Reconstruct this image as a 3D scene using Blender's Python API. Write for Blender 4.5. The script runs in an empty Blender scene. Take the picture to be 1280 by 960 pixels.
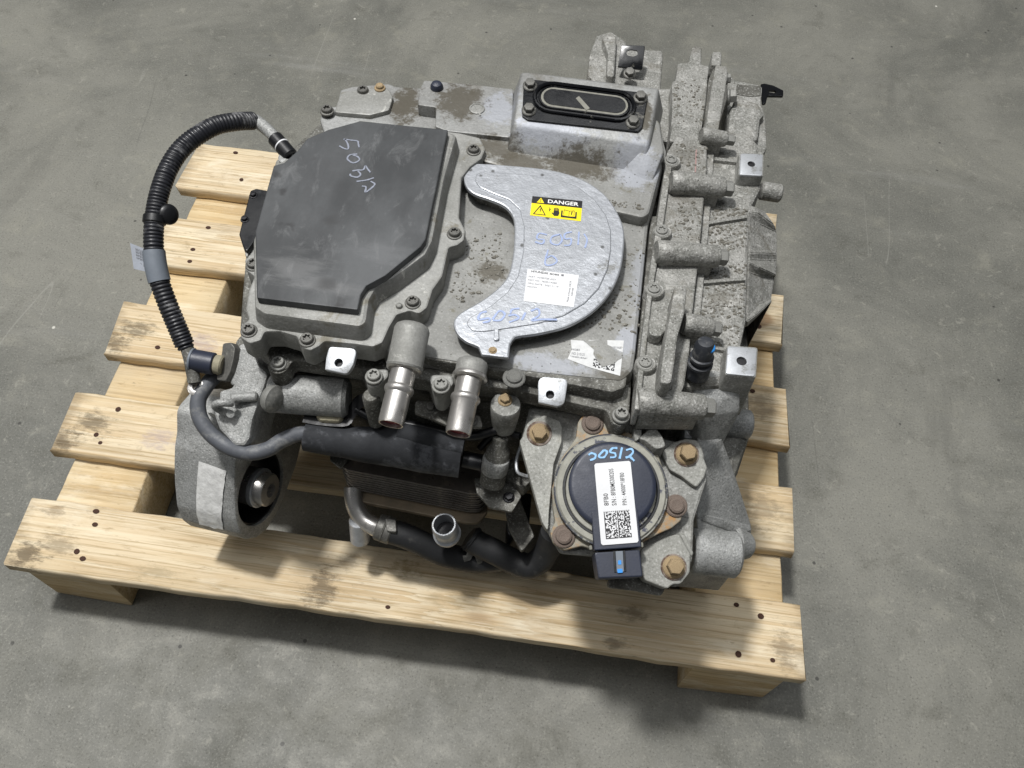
import bpy, bmesh, math, random
from mathutils import Vector, Matrix
random.seed(11)
sc = bpy.context.scene
COL = sc.collection

# ------------------------------------------------------------------ camera
cd = bpy.data.cameras.new('camera'); cam = bpy.data.objects.new('camera', cd); COL.objects.link(cam)
cam.location = (.6493, -.2834, 1.026)
cam.rotation_euler = tuple(math.radians(a) for a in (32.136, -1.9945, 7.688))
cd.sensor_width = 36; cd.lens = 1050 / 1280 * 36; cd.clip_start = .01; cd.clip_end = 100
sc.camera = cam

# ------------------------------------------------------------------ light (warehouse hall, high lamps, plus an added front fill)
w = bpy.data.worlds.new('World'); sc.world = w; w.use_nodes = True
w.node_tree.nodes['Background'].inputs[0].default_value = (.92, .96, 1.0, 1)
w.node_tree.nodes['Background'].inputs[1].default_value = .085
def lamp(name, loc, target, sx, sy, watts, col):
    l = bpy.data.lights.new(name, 'AREA'); l.shape = 'RECTANGLE'; l.size = sx; l.size_y = sy; l.energy = watts; l.color = col
    o = bpy.data.objects.new(name, l); COL.objects.link(o); o.location = loc
    o.rotation_euler = (Vector(target) - Vector(loc)).to_track_quat('-Z', 'Y').to_euler()
    return o
lamp('high_bay_lamp', (-.65, .78, 5.2), (.55, .3, 0), .42, .42, 265, (1, .985, .96))
lamp('ceiling_light_field', (.3, 1.2, 5.6), (.4, .9, 0), 5.5, 4.5, 160, (.97, .985, 1))
lamp('front_fill_light', (-3.2, -1.6, 4.2), (.55, .3, 0), 1.2, .6, 26, (1, .975, .94))  # added fill from the front left, brightens the front faces
sc.view_settings.view_transform = 'Standard'; sc.view_settings.look = 'None'
sc.view_settings.exposure = .04; sc.view_settings.gamma = 1; sc.view_settings.use_curve_mapping = False

# ------------------------------------------------------------------ materials
def lin(c):
    if isinstance(c, str):
        c = [int(c[i:i+2], 16) / 255 for i in (0, 2, 4)]
        c = [x / 12.92 if x <= .04045 else ((x + .055) / 1.055) ** 2.4 for x in c]
    return (c[0], c[1], c[2], 1)
class NT:
    def __init__(s, name):
        s.m = bpy.data.materials.new(name); s.m.use_nodes = True; s.t = s.m.node_tree
        s.b = s.t.nodes['Principled BSDF']; s.x = {}
    def n(s, ty, **kw):
        o = s.t.nodes.new(ty)
        for k, v in kw.items():
            if hasattr(o, k) and k not in o.inputs: setattr(o, k, v)
            else: o.inputs[k].default_value = v
        return o
    def l(s, a, b): s.t.links.new(a, b)
    def coord(s, scale=(1, 1, 1), kind='Object'):
        k = (scale, kind)
        if k not in s.x:
            tc = s.n('ShaderNodeTexCoord'); mp = s.n('ShaderNodeMapping'); mp.inputs['Scale'].default_value = scale
            s.l(tc.outputs[kind], mp.inputs[0]); s.x[k] = mp.outputs[0]
        return s.x[k]
    def noise(s, scale, detail=5, rough=.6, co=None, dist=0):
        o = s.n('ShaderNodeTexNoise'); o.inputs['Scale'].default_value = scale; o.inputs['Detail'].default_value = detail
        o.inputs['Roughness'].default_value = rough; o.inputs['Distortion'].default_value = dist
        s.l(co or s.coord(), o.inputs['Vector']); return o.outputs['Fac']
    def ramp(s, f, a, b, lo=0., hi=1.):
        o = s.n('ShaderNodeMapRange'); s.l(f, o.inputs[0])
        for i, v in zip((1, 2, 3, 4), (a, b, lo, hi)): o.inputs[i].default_value = v
        o.interpolation_type = 'SMOOTHSTEP'; return o.outputs[0]
    def mix(s, f, a, b):
        o = s.n('ShaderNodeMix', data_type='RGBA')
        if isinstance(f, (int, float)): o.inputs[0].default_value = f
        else: s.l(f, o.inputs[0])
        for i, c in ((6, a), (7, b)):
            if isinstance(c, (str, tuple, list)): o.inputs[i].default_value = lin(c)
            else: s.l(c, o.inputs[i])
        return o.outputs[2]
    def math(s, op, a, b=0.):
        o = s.n('ShaderNodeMath', operation=op)
        for i, v in enumerate((a, b)):
            if isinstance(v, (int, float)): o.inputs[i].default_value = v
            else: s.l(v, o.inputs[i])
        return o.outputs[0]
    def set(s, k, v):
        i = s.b.inputs[k]
        if isinstance(v, str): i.default_value = lin(v)
        elif isinstance(v, (int, float, tuple)): i.default_value = v
        else: s.l(v, i)
    def bump(s, f, dist, strength=1., prev=None):
        o = s.n('ShaderNodeBump'); o.inputs['Strength'].default_value = strength; o.inputs['Distance'].default_value = dist
        s.l(f, o.inputs['Height'])
        if prev is not None: s.l(prev, o.inputs['Normal'])
        return o.outputs[0]

UNIT_SPACE = []
def cast(name, dark, light, grain=.00045, gscale=420, gmix=.5, lump=.0012, metal=.25, rough=.62, layers=(), pits=None, coarse=40, stains=()):
    """cast aluminium: mottled grey, sparkling grain, optional dirt layers (colour, scale, from, to, amount)"""
    t = NT(name)
    if stains: UNIT_SPACE.append(t)
    a = t.noise(coarse, 6, .65); g = t.noise(gscale, 3, .7)
    c = t.mix(t.ramp(a, .3, .72), dark, light)
    c = t.mix(t.ramp(g, .53, .70, 0, gmix), c, 'c9c9c6')
    c = t.mix(t.ramp(g, .46, .30, 0, gmix), c, '45453f')
    for i, (col, sca, lo, hi, am) in enumerate(layers):
        f = t.noise(sca, 6, .7, t.coord((1, 1 + .13 * i, 1)), .4)
        c = t.mix(t.ramp(f, lo, hi, 0, am), c, col)
    for (sx, sy, rx, ry, col, am) in stains:      # grime and bare patches with their own outline
        mp = t.n('ShaderNodeMapping', vector_type='TEXTURE'); mp.inputs['Location'].default_value = (sx, sy, 0); mp.inputs['Scale'].default_value = (rx, ry, 1)
        t.l(t.coord(), mp.inputs[0]); sp = t.n('ShaderNodeSeparateXYZ'); t.l(mp.outputs[0], sp.inputs[0])
        d = t.math('SQRT', t.math('ADD', t.math('MULTIPLY', sp.outputs[0], sp.outputs[0]), t.math('MULTIPLY', sp.outputs[1], sp.outputs[1])))
        d = t.math('ADD', d, t.math('MULTIPLY', t.math('SUBTRACT', t.noise(70, 6, .78, t.coord((1, 1.1, 1))), .5), 3.2))
        c = t.mix(t.ramp(d, 1.15, .6, 0, am), c, col)
    if pits:
        v = t.n('ShaderNodeTexVoronoi'); v.inputs['Scale'].default_value = pits; t.l(t.coord((1.03, .97, 1)), v.inputs['Vector'])
        c = t.mix(t.ramp(v.outputs['Distance'], .16, .07, 0, .75), c, '3c3a34')
    t.set('Base Color', c); t.set('Metallic', metal)
    t.set('Roughness', t.ramp(a, .25, .75, rough + .12, rough - .1))
    b = t.bump(g, grain, .8); b = t.bump(t.noise(90, 5, .6), lump, .7, b)
    t.set('Normal', b); return t.m
def plain(name, col, rough=.5, metal=0., var=.25, scale=60, bump=.0003, bscale=300, dust=None, col2=None):
    t = NT(name)
    f = t.noise(scale, 5, .65)
    dk = tuple(x * (1 - var) for x in lin(col)[:3])
    c = t.mix(t.ramp(f, .3, .7), dk, col2 or col)
    if dust:
        dcol, lo, hi, am = dust
        c = t.mix(t.ramp(t.noise(scale * .6, 7, .72, t.coord((1, 1.2, .8))), lo, hi, 0, am), c, dcol)
    t.set('Base Color', c); t.set('Metallic', metal); t.set('Roughness', t.ramp(f, .3, .7, min(1, rough + .1), max(.05, rough - .08)))
    if bump: t.set('Normal', t.bump(t.noise(bscale, 4, .6), bump, .6))
    return t.m

M = {}
DK, BLU = '524d42', 'a2a5ac'
STAINS = ((0.0165, 0.1515, 0.05, 0.02, '#', 0.8), (-0.0054, 0.1653, 0.02, 0.03, '#', 0.7), (0.1155, 0.1272, 0.03, 0.03, '#', 0.8), (-0.0521, 0.1955, 0.025, 0.03, '#', 0.75), (0.0511, -0.1421, 0.045, 0.012, '#', 0.75), (0.1239, -0.1002, 0.012, 0.02, '#', 0.8), (0.1318, -0.0203, 0.01, 0.05, '#', 0.5),
  (0.0523, 0.1227, 0.045, 0.022, '@', 0.9), (-0.0101, 0.1141, 0.035, 0.02, '@', 0.85), (0.0336, 0.0917, 0.03, 0.012, '@', 0.8), (-0.0985, 0.2016, 0.03, 0.035, '@', 0.85), (-0.1677, 0.2052, 0.02, 0.035, '@', 0.9), (0.1168, 0.1877, 0.012, 0.03, '@', 0.9), (-0.0271, -0.0354, 0.018, 0.016, '@', 0.85), (-0.0452, 0.1344, 0.03, 0.018, '@', 0.8), (0.1226, -0.1441, 0.03, 0.008, '@', 0.7))
STAINS = tuple((a, b, c_, d_, {'#': BLU, '@': DK}[e_], f_) for a, b, c_, d_, e_, f_ in STAINS)
M['cast'] = cast('cast_aluminium', '777773', '999995', grain=.0008, layers=(('6b685f', 22, .52, .7, .55), ('b9b9b4', 60, .56, .72, .5)))
M['cast_clean'] = cast('clean_cast_aluminium', '868785', 'a7a8a7', grain=.0009, gscale=520, gmix=.65, metal=.3, rough=.55, layers=(('6f6d66', 14, .54, .7, .45), ('c9c9c6', 120, .55, .7, .45)))
M['cast_dark'] = cast('grimy_and_shaded_cast', '4c4b46', '73726c', layers=(('2e2c28', 30, .5, .68, .7),))  # grimy metal; its dark tone also paints shade on the lid pedestal
M['cast_gear'] = cast('salty_cast_aluminium', '777772', '9b9a96', grain=.0011, gscale=480, gmix=.75, lump=.0034, layers=(('5f5b53', 9, .5, .68, .5), ('6d695f', 30, .53, .68, .6), ('c4c3be', 75, .56, .68, .55)), pits=130)
M['cover'] = cast('dusty_cover_metal', '7f7f7c', '91918e', grain=.0002, gmix=.22, metal=.32, coarse=14, layers=(('625e54', 11, .56, .68, .6), ('66624f', 70, .58, .68, .6)), pits=150, stains=STAINS)
M['flange'] = cast('dusty_flange_metal', '81817d', '969693', grain=.0002, gmix=.22, metal=.32, coarse=18, layers=(('6d6757', 24, .56, .68, .7), ('c9c8c2', 60, .62, .7, .7)))
M['vent_box'] = cast('stained_box_metal', '868684', '9fa09f', grain=.00015, gmix=.25, metal=.5, coarse=10, layers=(('6a665c', 14, .54, .64, .6),), stains=STAINS)
M['lid'] = cast('pressed_lid_metal', 'a2a5aa', 'bdc0c5', grain=.00012, gmix=.08, metal=.62, rough=.42, coarse=12, layers=(('878a88', 90, .58, .7, .5), ('cfd2d8', 26, .53, .68, .55), ('77756c', 20, .60, .68, .6)), pits=48)
M['machined'] = plain('machined_aluminium', 'bcbfc3', .42, .45, .2, 90, .0003, 700, ('7d7c76', .54, .66, .8))
M['pipe'] = plain('bright_steel_pipe', 'cfccc8', .3, .8, .3, 45, .00015, 200, ('6a655c', .55, .7, .7))
M['pipe_in'] = plain('red_sealed_bore', '8a1028', .5)
M['pad'] = None
M['rubber'] = plain('black_rubber', '262729', .6, 0, .35, 40, .0003, 300, ('6b6a66', .58, .74, .55))
M['rubber_grey'] = plain('dusty_grey_hose', '55585e', .62, 0, .2, 60, .0003, 300, ('8b8b88', .52, .72, .7))
M['foam'] = plain('black_foam_sleeve', '2b2d31', .85, 0, .3, 30, .0008, 260, ('5b5d62', .5, .62, .8))
M['plastic'] = plain('black_plastic', '17181b', .38, 0, .3, 50, .00015, 300, ('4c4d4e', .6, .75, .5))
M['navy'] = plain('navy_black_plastic', '2c3140', .45, 0, .2, 40, .0002, 400, ('565a62', .6, .78, .4))
M['corr'] = plain('corrugated_black_plastic', '25262b', .4, 0, .3, 50, 0, 300, ('8a8a8b', .52, .68, .6))
M['enamel'] = plain('black_enamel', '0d0e11', .22, 0, .3, 40, .0001, 300, ('8c8a80', .62, .68, .45))
M['dust_groove'] = plain('dusty_groove', '84837a', .8, 0, .2, 200)
M['bolt'] = plain('dull_grey_bolt', '6f6e6a', .5, .45, .35, 300, .0003, 500, ('9a9890', .55, .7, .6))
M['bolt_pale'] = plain('pale_salted_bolt', '8d8d89', .55, .35, .3, 200, .0004, 500, ('b5b4ae', .5, .65, .6))
M['bolt_black'] = plain('black_bolt', '202024', .4, .3, .3, 200)
M['rust'] = plain('rusted_bolt_steel', '75563c', .8, .1, .35, 160, .0008, 350, ('b3a07e', .40, .52, .92))
M['rust_dark'] = plain('dark_rusted_washer', '5f4a3d', .8, .1, .4, 160, .0008, 350, ('8a8078', .42, .56, .9))
M['rust_lug'] = plain('rust_stained_steel', '8f8b7e', .6, .2, .2, 60, .0004, 300, ('a3763a', .46, .62, .8))
M['steel_grey'] = cast('grey_bracket_steel', '83837e', '979791', grain=.00015, metal=.2, coarse=20, layers=(('7d7a6f', 30, .58, .7, .5),))
M['ring_grey'] = plain('dirty_grey_ring', '9a998f', .65, 0, .2, 60, .0004, 300, ('32364a', .57, .61, .9))
M['chrome'] = plain('polished_fitting', 'c5c4c0', .22, .95, .2, 60, .0001, 300)
M['label'] = plain('white_label_paper', 'd9dadc', .55, 0, .05, 30, 0)
M['label_old'] = plain('worn_label_paper', 'cfd0d0', .6, 0, .12, 150, 0, 300, ('8d887a', .6, .68, .8))
M['yellow'] = plain('yellow_label_print', 'f2dc10', .5, 0, .06, 60, 0)
M['ink'] = plain('black_print', '17171a', .5, 0, .1, 100, 0)
M['ink_soft'] = plain('faded_print', '6e6f74', .6, 0, .1, 100, 0)
M['white_ink'] = plain('white_print', 'e6e6e4', .5, 0, .05, 100, 0)
M['chalk'] = plain('silver_paint_marker', '959aa8', .45, .2, .35, 400, 0)
M['chalk_blue'] = plain('pale_blue_paint_marker', '8fc0ea', .5, 0, .2, 300, 0)
M['blue_faint'] = plain('faint_blue_marker', '9caacb', .55, .2, .1, 300, 0)
M['blue'] = plain('blue_marker_dot', '2f8fe0', .5, 0, .15, 200, 0)
M['tape'] = plain('silver_foil_tape', 'eaeae8', .38, .15, .25, 90, .002, 130, ('a09f9a', .58, .7, .6))
M['sleeve'] = plain('grey_tape_sleeve', '6f767f', .55, 0, .12, 80, .0002, 300)
M['tag'] = plain('grey_plastic_tag', '8b9099', .5, 0, .15, 80, 0)
M['red_faint'] = plain('faint_red_paint', '9a7f7b', .7, 0, .15, 300)
M['breather'] = plain('dark_breather_plastic', '33363c', .5, 0, .3, 120, .0003, 300, ('7d7d7a', .5, .68, .7))
M['ring_dark'] = plain('worn_dark_ring_edge', '3a3d45', .6, 0, .3, 90, .0003, 300, ('8f8e85', .5, .58, .9))
M['crust'] = plain('caked_road_dirt', '6b6860', .95, 0, .3, 300, .0008, 500, ('918f88', .48, .62, .8))
M['tan'] = plain('tan_foam_plug', '97917c', .85, 0, .25, 120, .001, 250)
M['cooler'] = plain('black_oiled_aluminium', '5a5550', .34, .35, .3, 60, .0003, 300, ('857b6e', .52, .72, .6))
M['cooler_base'] = plain('oily_brown_plate', '8a7c68', .45, .2, .3, 50, .0003, 300)
M['rust_nail'] = plain('rusty_nail', '4a2e20', .8, .1, .5, 300)

def mat_pad():
    t = NT('scuffed_black_pad')
    a = t.noise(14, 6, .6, t.coord((1, .55, 1))); s = t.noise(34, 6, .72, t.coord((1.3, .6, 1)), .6)
    c = t.mix(t.ramp(a, .3, .75), '303234', '535557')
    c = t.mix(t.ramp(s, .53, .70, 0, .34), c, '7d7e7f')
    c = t.mix(t.ramp(t.noise(26, 3, .5, t.coord((1, 1, 1.4))), .64, .72, 0, .7), c, '1b1b1c')
    for (sx, sy, rx, ry, col, am) in ((-0.2076, -0.1038, 0.05, 0.03, '8a8a8a', 0.32), (-0.127, -0.075, 0.06, 0.02, '77787a', 0.3), (-0.1636, -0.1216, 0.06, 0.012, '7c7c7c', 0.32), (-0.1723, -0.1181, 0.015, 0.012, '1f1f20', 0.8), (-0.1904, -0.0373, 0.014, 0.012, '2a2a2b', 0.7), (-0.2138, 0.0279, 0.05, 0.05, '3a3b3d', 0.5)):
        mp = t.n('ShaderNodeMapping', vector_type='TEXTURE'); mp.inputs['Location'].default_value = (sx, sy, 0); mp.inputs['Scale'].default_value = (rx, ry, 1)
        t.l(t.coord(), mp.inputs[0]); sp = t.n('ShaderNodeSeparateXYZ'); t.l(mp.outputs[0], sp.inputs[0])
        d = t.math('SQRT', t.math('ADD', t.math('MULTIPLY', sp.outputs[0], sp.outputs[0]), t.math('MULTIPLY', sp.outputs[1], sp.outputs[1])))
        d = t.math('ADD', d, t.math('MULTIPLY', t.math('SUBTRACT', t.noise(30, 6, .72, t.coord((.6, 2.2, 1))), .5), 2.2))
        c = t.mix(t.ramp(d, .9, .1, 0, am * .8), c, col)
    UNIT_SPACE.append(t)
    t.set('Base Color', c); t.set('Roughness', t.ramp(a, .3, .7, .62, .45)); t.set('Normal', t.bump(t.noise(500, 3), .0001, .5))
    return t.m
M['pad'] = mat_pad()

def mat_floor():
    t = NT('worn_concrete')
    P = t.coord(); a = t.noise(2.2, 8, .68, P, .5); b = t.noise(13, 8, .7, t.coord((1, 1.15, 1)), .3); g = t.noise(330, 4, .75)
    c = t.mix(t.ramp(a, .34, .66), '5f5f59', '7b7a72')
    c = t.mix(t.ramp(b, .52, .76, 0, .5), c, '8f8d81')
    c = t.mix(t.ramp(b, .47, .26, 0, .5), c, '4b4a42')
    c = t.mix(t.ramp(g, .54, .68, 0, .6), c, '93928a')
    c = t.mix(t.ramp(g, .45, .31, 0, .8), c, '37362f')
    w = t.noise(55, 7, .75, t.coord((1.1, 1, 1)), .8)
    c = t.mix(t.ramp(w, .56, .7, 0, .5), c, '97958b')
    v = t.n('ShaderNodeTexVoronoi'); v.inputs['Scale'].default_value = 16; t.l(P, v.inputs['Vector'])
    c = t.mix(t.ramp(v.outputs['Distance'], .055, .03, 0, .8), c, '2b2a27')
    v = t.n('ShaderNodeTexVoronoi'); v.inputs['Scale'].default_value = 9; t.l(t.coord((1, .9, 1)), v.inputs['Vector'])
    c = t.mix(t.ramp(v.outputs['Distance'], .03, .015, 0, .8), c, 'cfcdc4')
    st = t.noise(1, 5, .65, t.coord((1.2, 9, 1)), .3); c = t.mix(t.ramp(st, .56, .76, 0, .3), c, '8f8f8c')
    st = t.noise(1, 5, .65, t.coord((7, 1.6, 1)), .5); c = t.mix(t.ramp(st, .56, .76, 0, .35), c, '484844')
    # scratches
    for sc_, rot in ((.9, .35), (1.1, -.8)):
        mp = t.n('ShaderNodeMapping'); mp.inputs['Rotation'].default_value = (0, 0, rot); mp.inputs['Scale'].default_value = (3, .35, 1)
        tc = t.n('ShaderNodeTexCoord'); t.l(tc.outputs['Object'], mp.inputs[0])
        s = t.noise(sc_, 3, .5, mp.outputs[0])
        s2 = t.ramp(t.math('ABSOLUTE', t.math('SUBTRACT', s, .5)), .0016, .0004)
        s3 = t.math('MULTIPLY', s2, t.ramp(t.noise(3.1, 2, .5, t.coord((1, 1, 2))), .55, .62))
        c = t.mix(t.math('MULTIPLY', s3, .3), c, '4b4a46' if rot > 0 else '9a9992')
    t.set('Base Color', c); t.set('Roughness', t.ramp(b, .3, .7, .7, .48)); 
    t.set('Normal', t.bump(g, .0007, .6, t.bump(b, .002, .35))); return t.m
M['floor'] = mat_floor()

def mat_wood(name, tint=0, stains=()):
    t = NT(name)
    oi = t.n('ShaderNodeObjectInfo'); tc = t.n('ShaderNodeTexCoord')
    add = t.n('ShaderNodeVectorMath', operation='ADD'); mul = t.n('ShaderNodeVectorMath', operation='SCALE'); mul.inputs[3].default_value = 9.7
    cb = t.n('ShaderNodeCombineXYZ'); t.l(oi.outputs['Random'], cb.inputs[0]); t.l(oi.outputs['Random'], cb.inputs[1]); t.l(oi.outputs['Random'], cb.inputs[2])
    t.l(cb.outputs[0], mul.inputs[0]); t.l(tc.outputs['Object'], add.inputs[0]); t.l(mul.outputs[0], add.inputs[1])
    def co(s):
        mp = t.n('ShaderNodeMapping'); mp.inputs['Scale'].default_value = s; t.l(add.outputs[0], mp.inputs[0]); return mp.outputs[0]
    # knots bend the grain
    kv = t.n('ShaderNodeTexVoronoi'); kv.inputs['Scale'].default_value = 1; t.l(co((2.6, 5.5, 4)), kv.inputs['Vector'])
    knot = kv.outputs['Distance']
    base = t.noise(1, 5, .6, co((.9, 42, 42)), .2)
    gr = t.math('ADD', base, t.ramp(knot, .3, .05, 0, .3))
    fine = t.noise(1, 4, .7, co((5, 330, 330)))
    wv = t.math('FRACT', t.math('MULTIPLY', gr, 6.))
    ring = t.math('MULTIPLY', t.ramp(wv, .05, .85), t.ramp(t.noise(4, 3, .5, co((1, 3, 1))), .3, .6, .35, 1.))
    c = t.mix(ring, ('ded0b4', 'd3bf99')[tint], ('cbb592', 'bea479')[tint])
    c = t.mix(t.ramp(fine, .48, .66, 0, .75), c, 'a08a66')
    c = t.mix(t.ramp(t.noise(7, 5, .6, co((.5, 1, 1))), .5, .75, 0, .5), c, 'e2d3b2')
    c = t.mix(t.ramp(knot, .12, .085, 0, .75), c, '8a6a4a'); c = t.mix(t.ramp(knot, .05, .03, 0, .7), c, '5a3d28')
    c = t.mix(t.ramp(t.noise(11, 5, .75, co((1, 1.6, 1)), .5), .60, .76, 0, .5), c, '7d6c50')
    c = t.mix(t.ramp(t.noise(1, 3, .6, co((14, 160, 160))), .55, .72, 0, .35), c, '9a8358')
    c = t.mix(t.ramp(t.noise(70, 5, .75, co((.4, 1, 1))), .66, .74, 0, .6), c, '57493a')
    c = t.mix(t.ramp(t.noise(3.2, 6, .7, co((1, 2, 1)), .4), .45, .75, 0, .5), c, 'b3a794')
    c = t.mix(t.math('MULTIPLY', oi.outputs['Random'], .22), c, 'bda27a')
    sx_ = t.n('ShaderNodeSeparateXYZ'); t.l(tc.outputs['Object'], sx_.inputs[0])
    far = t.math('MAXIMUM', t.math('ABSOLUTE', sx_.outputs[0]), 0.)
    endn = t.math('ADD', far, t.math('MULTIPLY', t.math('SUBTRACT', t.noise(26, 6, .75, co((.5, 1.6, 1))), .5), .10))
    c = t.mix(t.ramp(endn, .475, .515, 0, .6), c, '6d5d47')
    c = t.mix(t.ramp(t.noise(16, 6, .7, co((.35, 1.2, 1)), .3), .52, .7, 0, .55), c, 'e6dcc6')
    c = t.mix(t.ramp(t.noise(130, 4, .7, co((.25, 1, 1))), .58, .72, 0, .5), c, '8a7350')
    for (sx, sy, rx, ry, col, am) in stains:      # oil, mould and scuffs, placed on this board
        mp = t.n('ShaderNodeMapping', vector_type='TEXTURE'); mp.inputs['Location'].default_value = (sx, sy, 0); mp.inputs['Scale'].default_value = (rx, ry, 1)
        t.l(tc.outputs['Object'], mp.inputs[0]); sp = t.n('ShaderNodeSeparateXYZ'); t.l(mp.outputs[0], sp.inputs[0])
        d = t.math('SQRT', t.math('ADD', t.math('MULTIPLY', sp.outputs[0], sp.outputs[0]), t.math('MULTIPLY', sp.outputs[1], sp.outputs[1])))
        d = t.math('ADD', d, t.math('MULTIPLY', t.math('SUBTRACT', t.noise(80, 6, .78, co((.6, 1.5, 1))), .5), 3.4))
        c = t.mix(t.ramp(d, 1., .1, 0, am * .85), c, col)
    t.set('Base Color', c); t.set('Roughness', .75); t.set('Specular IOR Level', .25)
    t.set('Normal', t.bump(fine, .0007, .8, t.bump(ring, .0006, .5))); return t.m
M['wood'] = mat_wood('pale_pine'); M['wood2'] = mat_wood('honey_pine', 1)
M['wood_front'] = mat_wood('stained_pine', 0, ((-.098, -.018, .028, .03, '4a3f30', .8), (-.072, .02, .02, .014, '5a4e3c', .5), (.0, .022, .03, .014, '7a6436', .7), (-.472, -.03, .03, .02, '3f3529', .85), (-.44, -.012, .03, .022, '6a5c48', .6), (-.465, .03, .02, .01, '6a5a48', .6),
    (.29, .005, .022, .012, '6d5c46', .7), (.27, -.035, .018, .012, '5f5342', .7), (.475, -.01, .02, .035, '6f604c', .7), (.07, -.01, .05, .02, '9a8a6c', .5), (-.31, -.03, .05, .012, '9c8d70', .6)))
M['wood_edge'] = mat_wood('mouldy_pine', 0, ((-.46, .0, .035, .025, '4f4637', .8), (-.485, -.03, .03, .02, '4a3f30', .8), (.46, .01, .03, .03, '7a6c58', .7), (-.36, -.01, .03, .02, '8d8296', .45), (.43, -.02, .03, .012, '6f604c', .6)))

# ------------------------------------------------------------------ object helpers
WM = {}
def link(name, mesh, mat, parent=None, world=None):
    o = bpy.data.objects.new(name, mesh); COL.objects.link(o)
    if mat and not mesh.materials: mesh.materials.append(M[mat])
    w = world or Matrix()
    o.matrix_basis = w; WM[o] = w
    if parent:
        o.parent = parent; o.matrix_parent_inverse = WM[parent].inverted()
    return o
def empty(name, loc, label, cat):
    o = bpy.data.objects.new(name, None); COL.objects.link(o); o.location = loc; o.empty_display_size = .1
    WM[o] = Matrix.Translation(loc); o['label'] = label; o['category'] = cat; return o
def finish(name, bm, mat, parent=None, angle=38, recentre=True):
    bmesh.ops.remove_doubles(bm, verts=bm.verts, dist=1e-6)
    bmesh.ops.recalc_face_normals(bm, faces=bm.faces)
    c = Vector((0, 0, 0))
    if recentre and bm.verts:
        lo = Vector(min(v.co[i] for v in bm.verts) for i in range(3)); hi = Vector(max(v.co[i] for v in bm.verts) for i in range(3))
        c = (lo + hi) / 2; c.z = lo.z
        bmesh.ops.translate(bm, verts=bm.verts, vec=-c)
    me = bpy.data.meshes.new(name); bm.to_mesh(me); bm.free()
    for p in me.polygons: p.use_smooth = True
    me.set_sharp_from_angle(angle=math.radians(angle)); flat_caps(me)
    return link(name, me, mat, parent, Matrix.Translation(c))
def flat_caps(me):
    """keep large many-sided faces flat: their outline is a shading break"""
    at = me.attributes.get('sharp_edge') or me.attributes.new('sharp_edge', 'BOOLEAN', 'EDGE')
    for p in me.polygons:
        if p.loop_total > 5:
            for li in p.loop_indices: at.data[me.loops[li].edge_index].value = True
def frame(n):
    n = Vector(n).normalized(); r = Vector((1, 0, 0)) if abs(n.x) < .8 else Vector((0, 1, 0))
    u = (r - n * r.dot(n)).normalized(); return u, n.cross(u), n
def rounded(p, r):
    """round the corners of a 2D polygon; r one radius or a list"""
    n = len(p); out = []
    for i in range(n):
        a, b, c = Vector(p[i-1]), Vector(p[i]), Vector(p[(i+1) % n])
        rr = r[i] if isinstance(r, (list, tuple)) else r
        e1, e2 = a - b, c - b; l1, l2 = e1.length, e2.length
        if rr <= 0 or l1 < 1e-6 or l2 < 1e-6: out.append(b); continue
        e1 /= l1; e2 /= l2; cs = max(-1, min(1, e1.dot(e2))); th = math.acos(cs)
        if th > 3.05: out.append(b); continue
        d = min(rr / math.tan(th / 2), .46 * l1, .46 * l2)
        k = 2 if d < .003 else 4
        for j in range(k + 1):
            t = j / k; out.append((b + e1 * d) * (1 - t) ** 2 + b * 2 * t * (1 - t) + (b + e2 * d) * t * t)
    return out
def area(p): return sum(p[i-1][0] * p[i][1] - p[i][0] * p[i-1][1] for i in range(len(p)))
def inset(p, d):
    n = len(p); out = []
    for i in range(n):
        a, b, c = p[i-1], p[i], p[(i+1) % n]
        e1 = (b - a); e2 = (c - b)
        if e1.length < 1e-7 or e2.length < 1e-7: out.append(b.copy()); continue
        n1 = Vector((-e1.y, e1.x)).normalized(); n2 = Vector((-e2.y, e2.x)).normalized()
        m = n1 + n2; k = m.length
        if k < .3: out.append(b + n1 * d); continue
        m /= k; out.append(b + m * d / max(.5, m.dot(n1)))
    return out
def crosses(p):
    n = len(p)
    def o(a, b, c): return (b.x - a.x) * (c.y - a.y) - (b.y - a.y) * (c.x - a.x)
    for i in range(n):
        a, b = p[i], p[(i+1) % n]
        for j in range(i + 2, n):
            if i == 0 and j == n - 1: continue
            c, d = p[j], p[(j+1) % n]
            if o(a, b, c) * o(a, b, d) < 0 and o(c, d, a) * o(c, d, b) < 0: return True
    return False
def prism_bm(pts, z=None, n=(0, 0, 1), depth=.02, bev=.002, rnd=.004, draft=0., bm=None, cap=True):
    """solid under a polygon: pts (x, y) at height z, or 3D points on a plane with normal n; rounded corners and top edge"""
    bm = bm or bmesh.new()
    P3 = [Vector((p[0], p[1], z)) if len(p) == 2 else Vector(p) for p in pts]
    u, v, nn = frame(n); o = P3[0]
    p2 = [Vector(((q - o).dot(u), (q - o).dot(v))) for q in P3]
    if area(p2) < 0: p2.reverse()
    p2 = rounded(p2, rnd)
    while bev > 2e-4 and (crosses(inset(p2, bev)) or area(inset(p2, bev)) <= 0): bev *= .6
    rings = [(bev, 0), (bev * .3, -bev * .3), (0, -bev), (-draft, -depth)] if bev > 0 else [(0, 0), (-draft, -depth)]
    R = []
    for d, hgt in rings:
        q = inset(p2, d) if abs(d) > 1e-7 else p2
        R.append([bm.verts.new(o + u * a.x + v * a.y + nn * hgt) for a in q])
    m = len(p2)
    bm.faces.new(R[0])
    for A, B in zip(R, R[1:]):
        for i in range(m): bm.faces.new((A[i], B[i], B[(i+1) % m], A[(i+1) % m]))
    if cap: bm.faces.new(list(reversed(R[-1])))
    return bm
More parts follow.
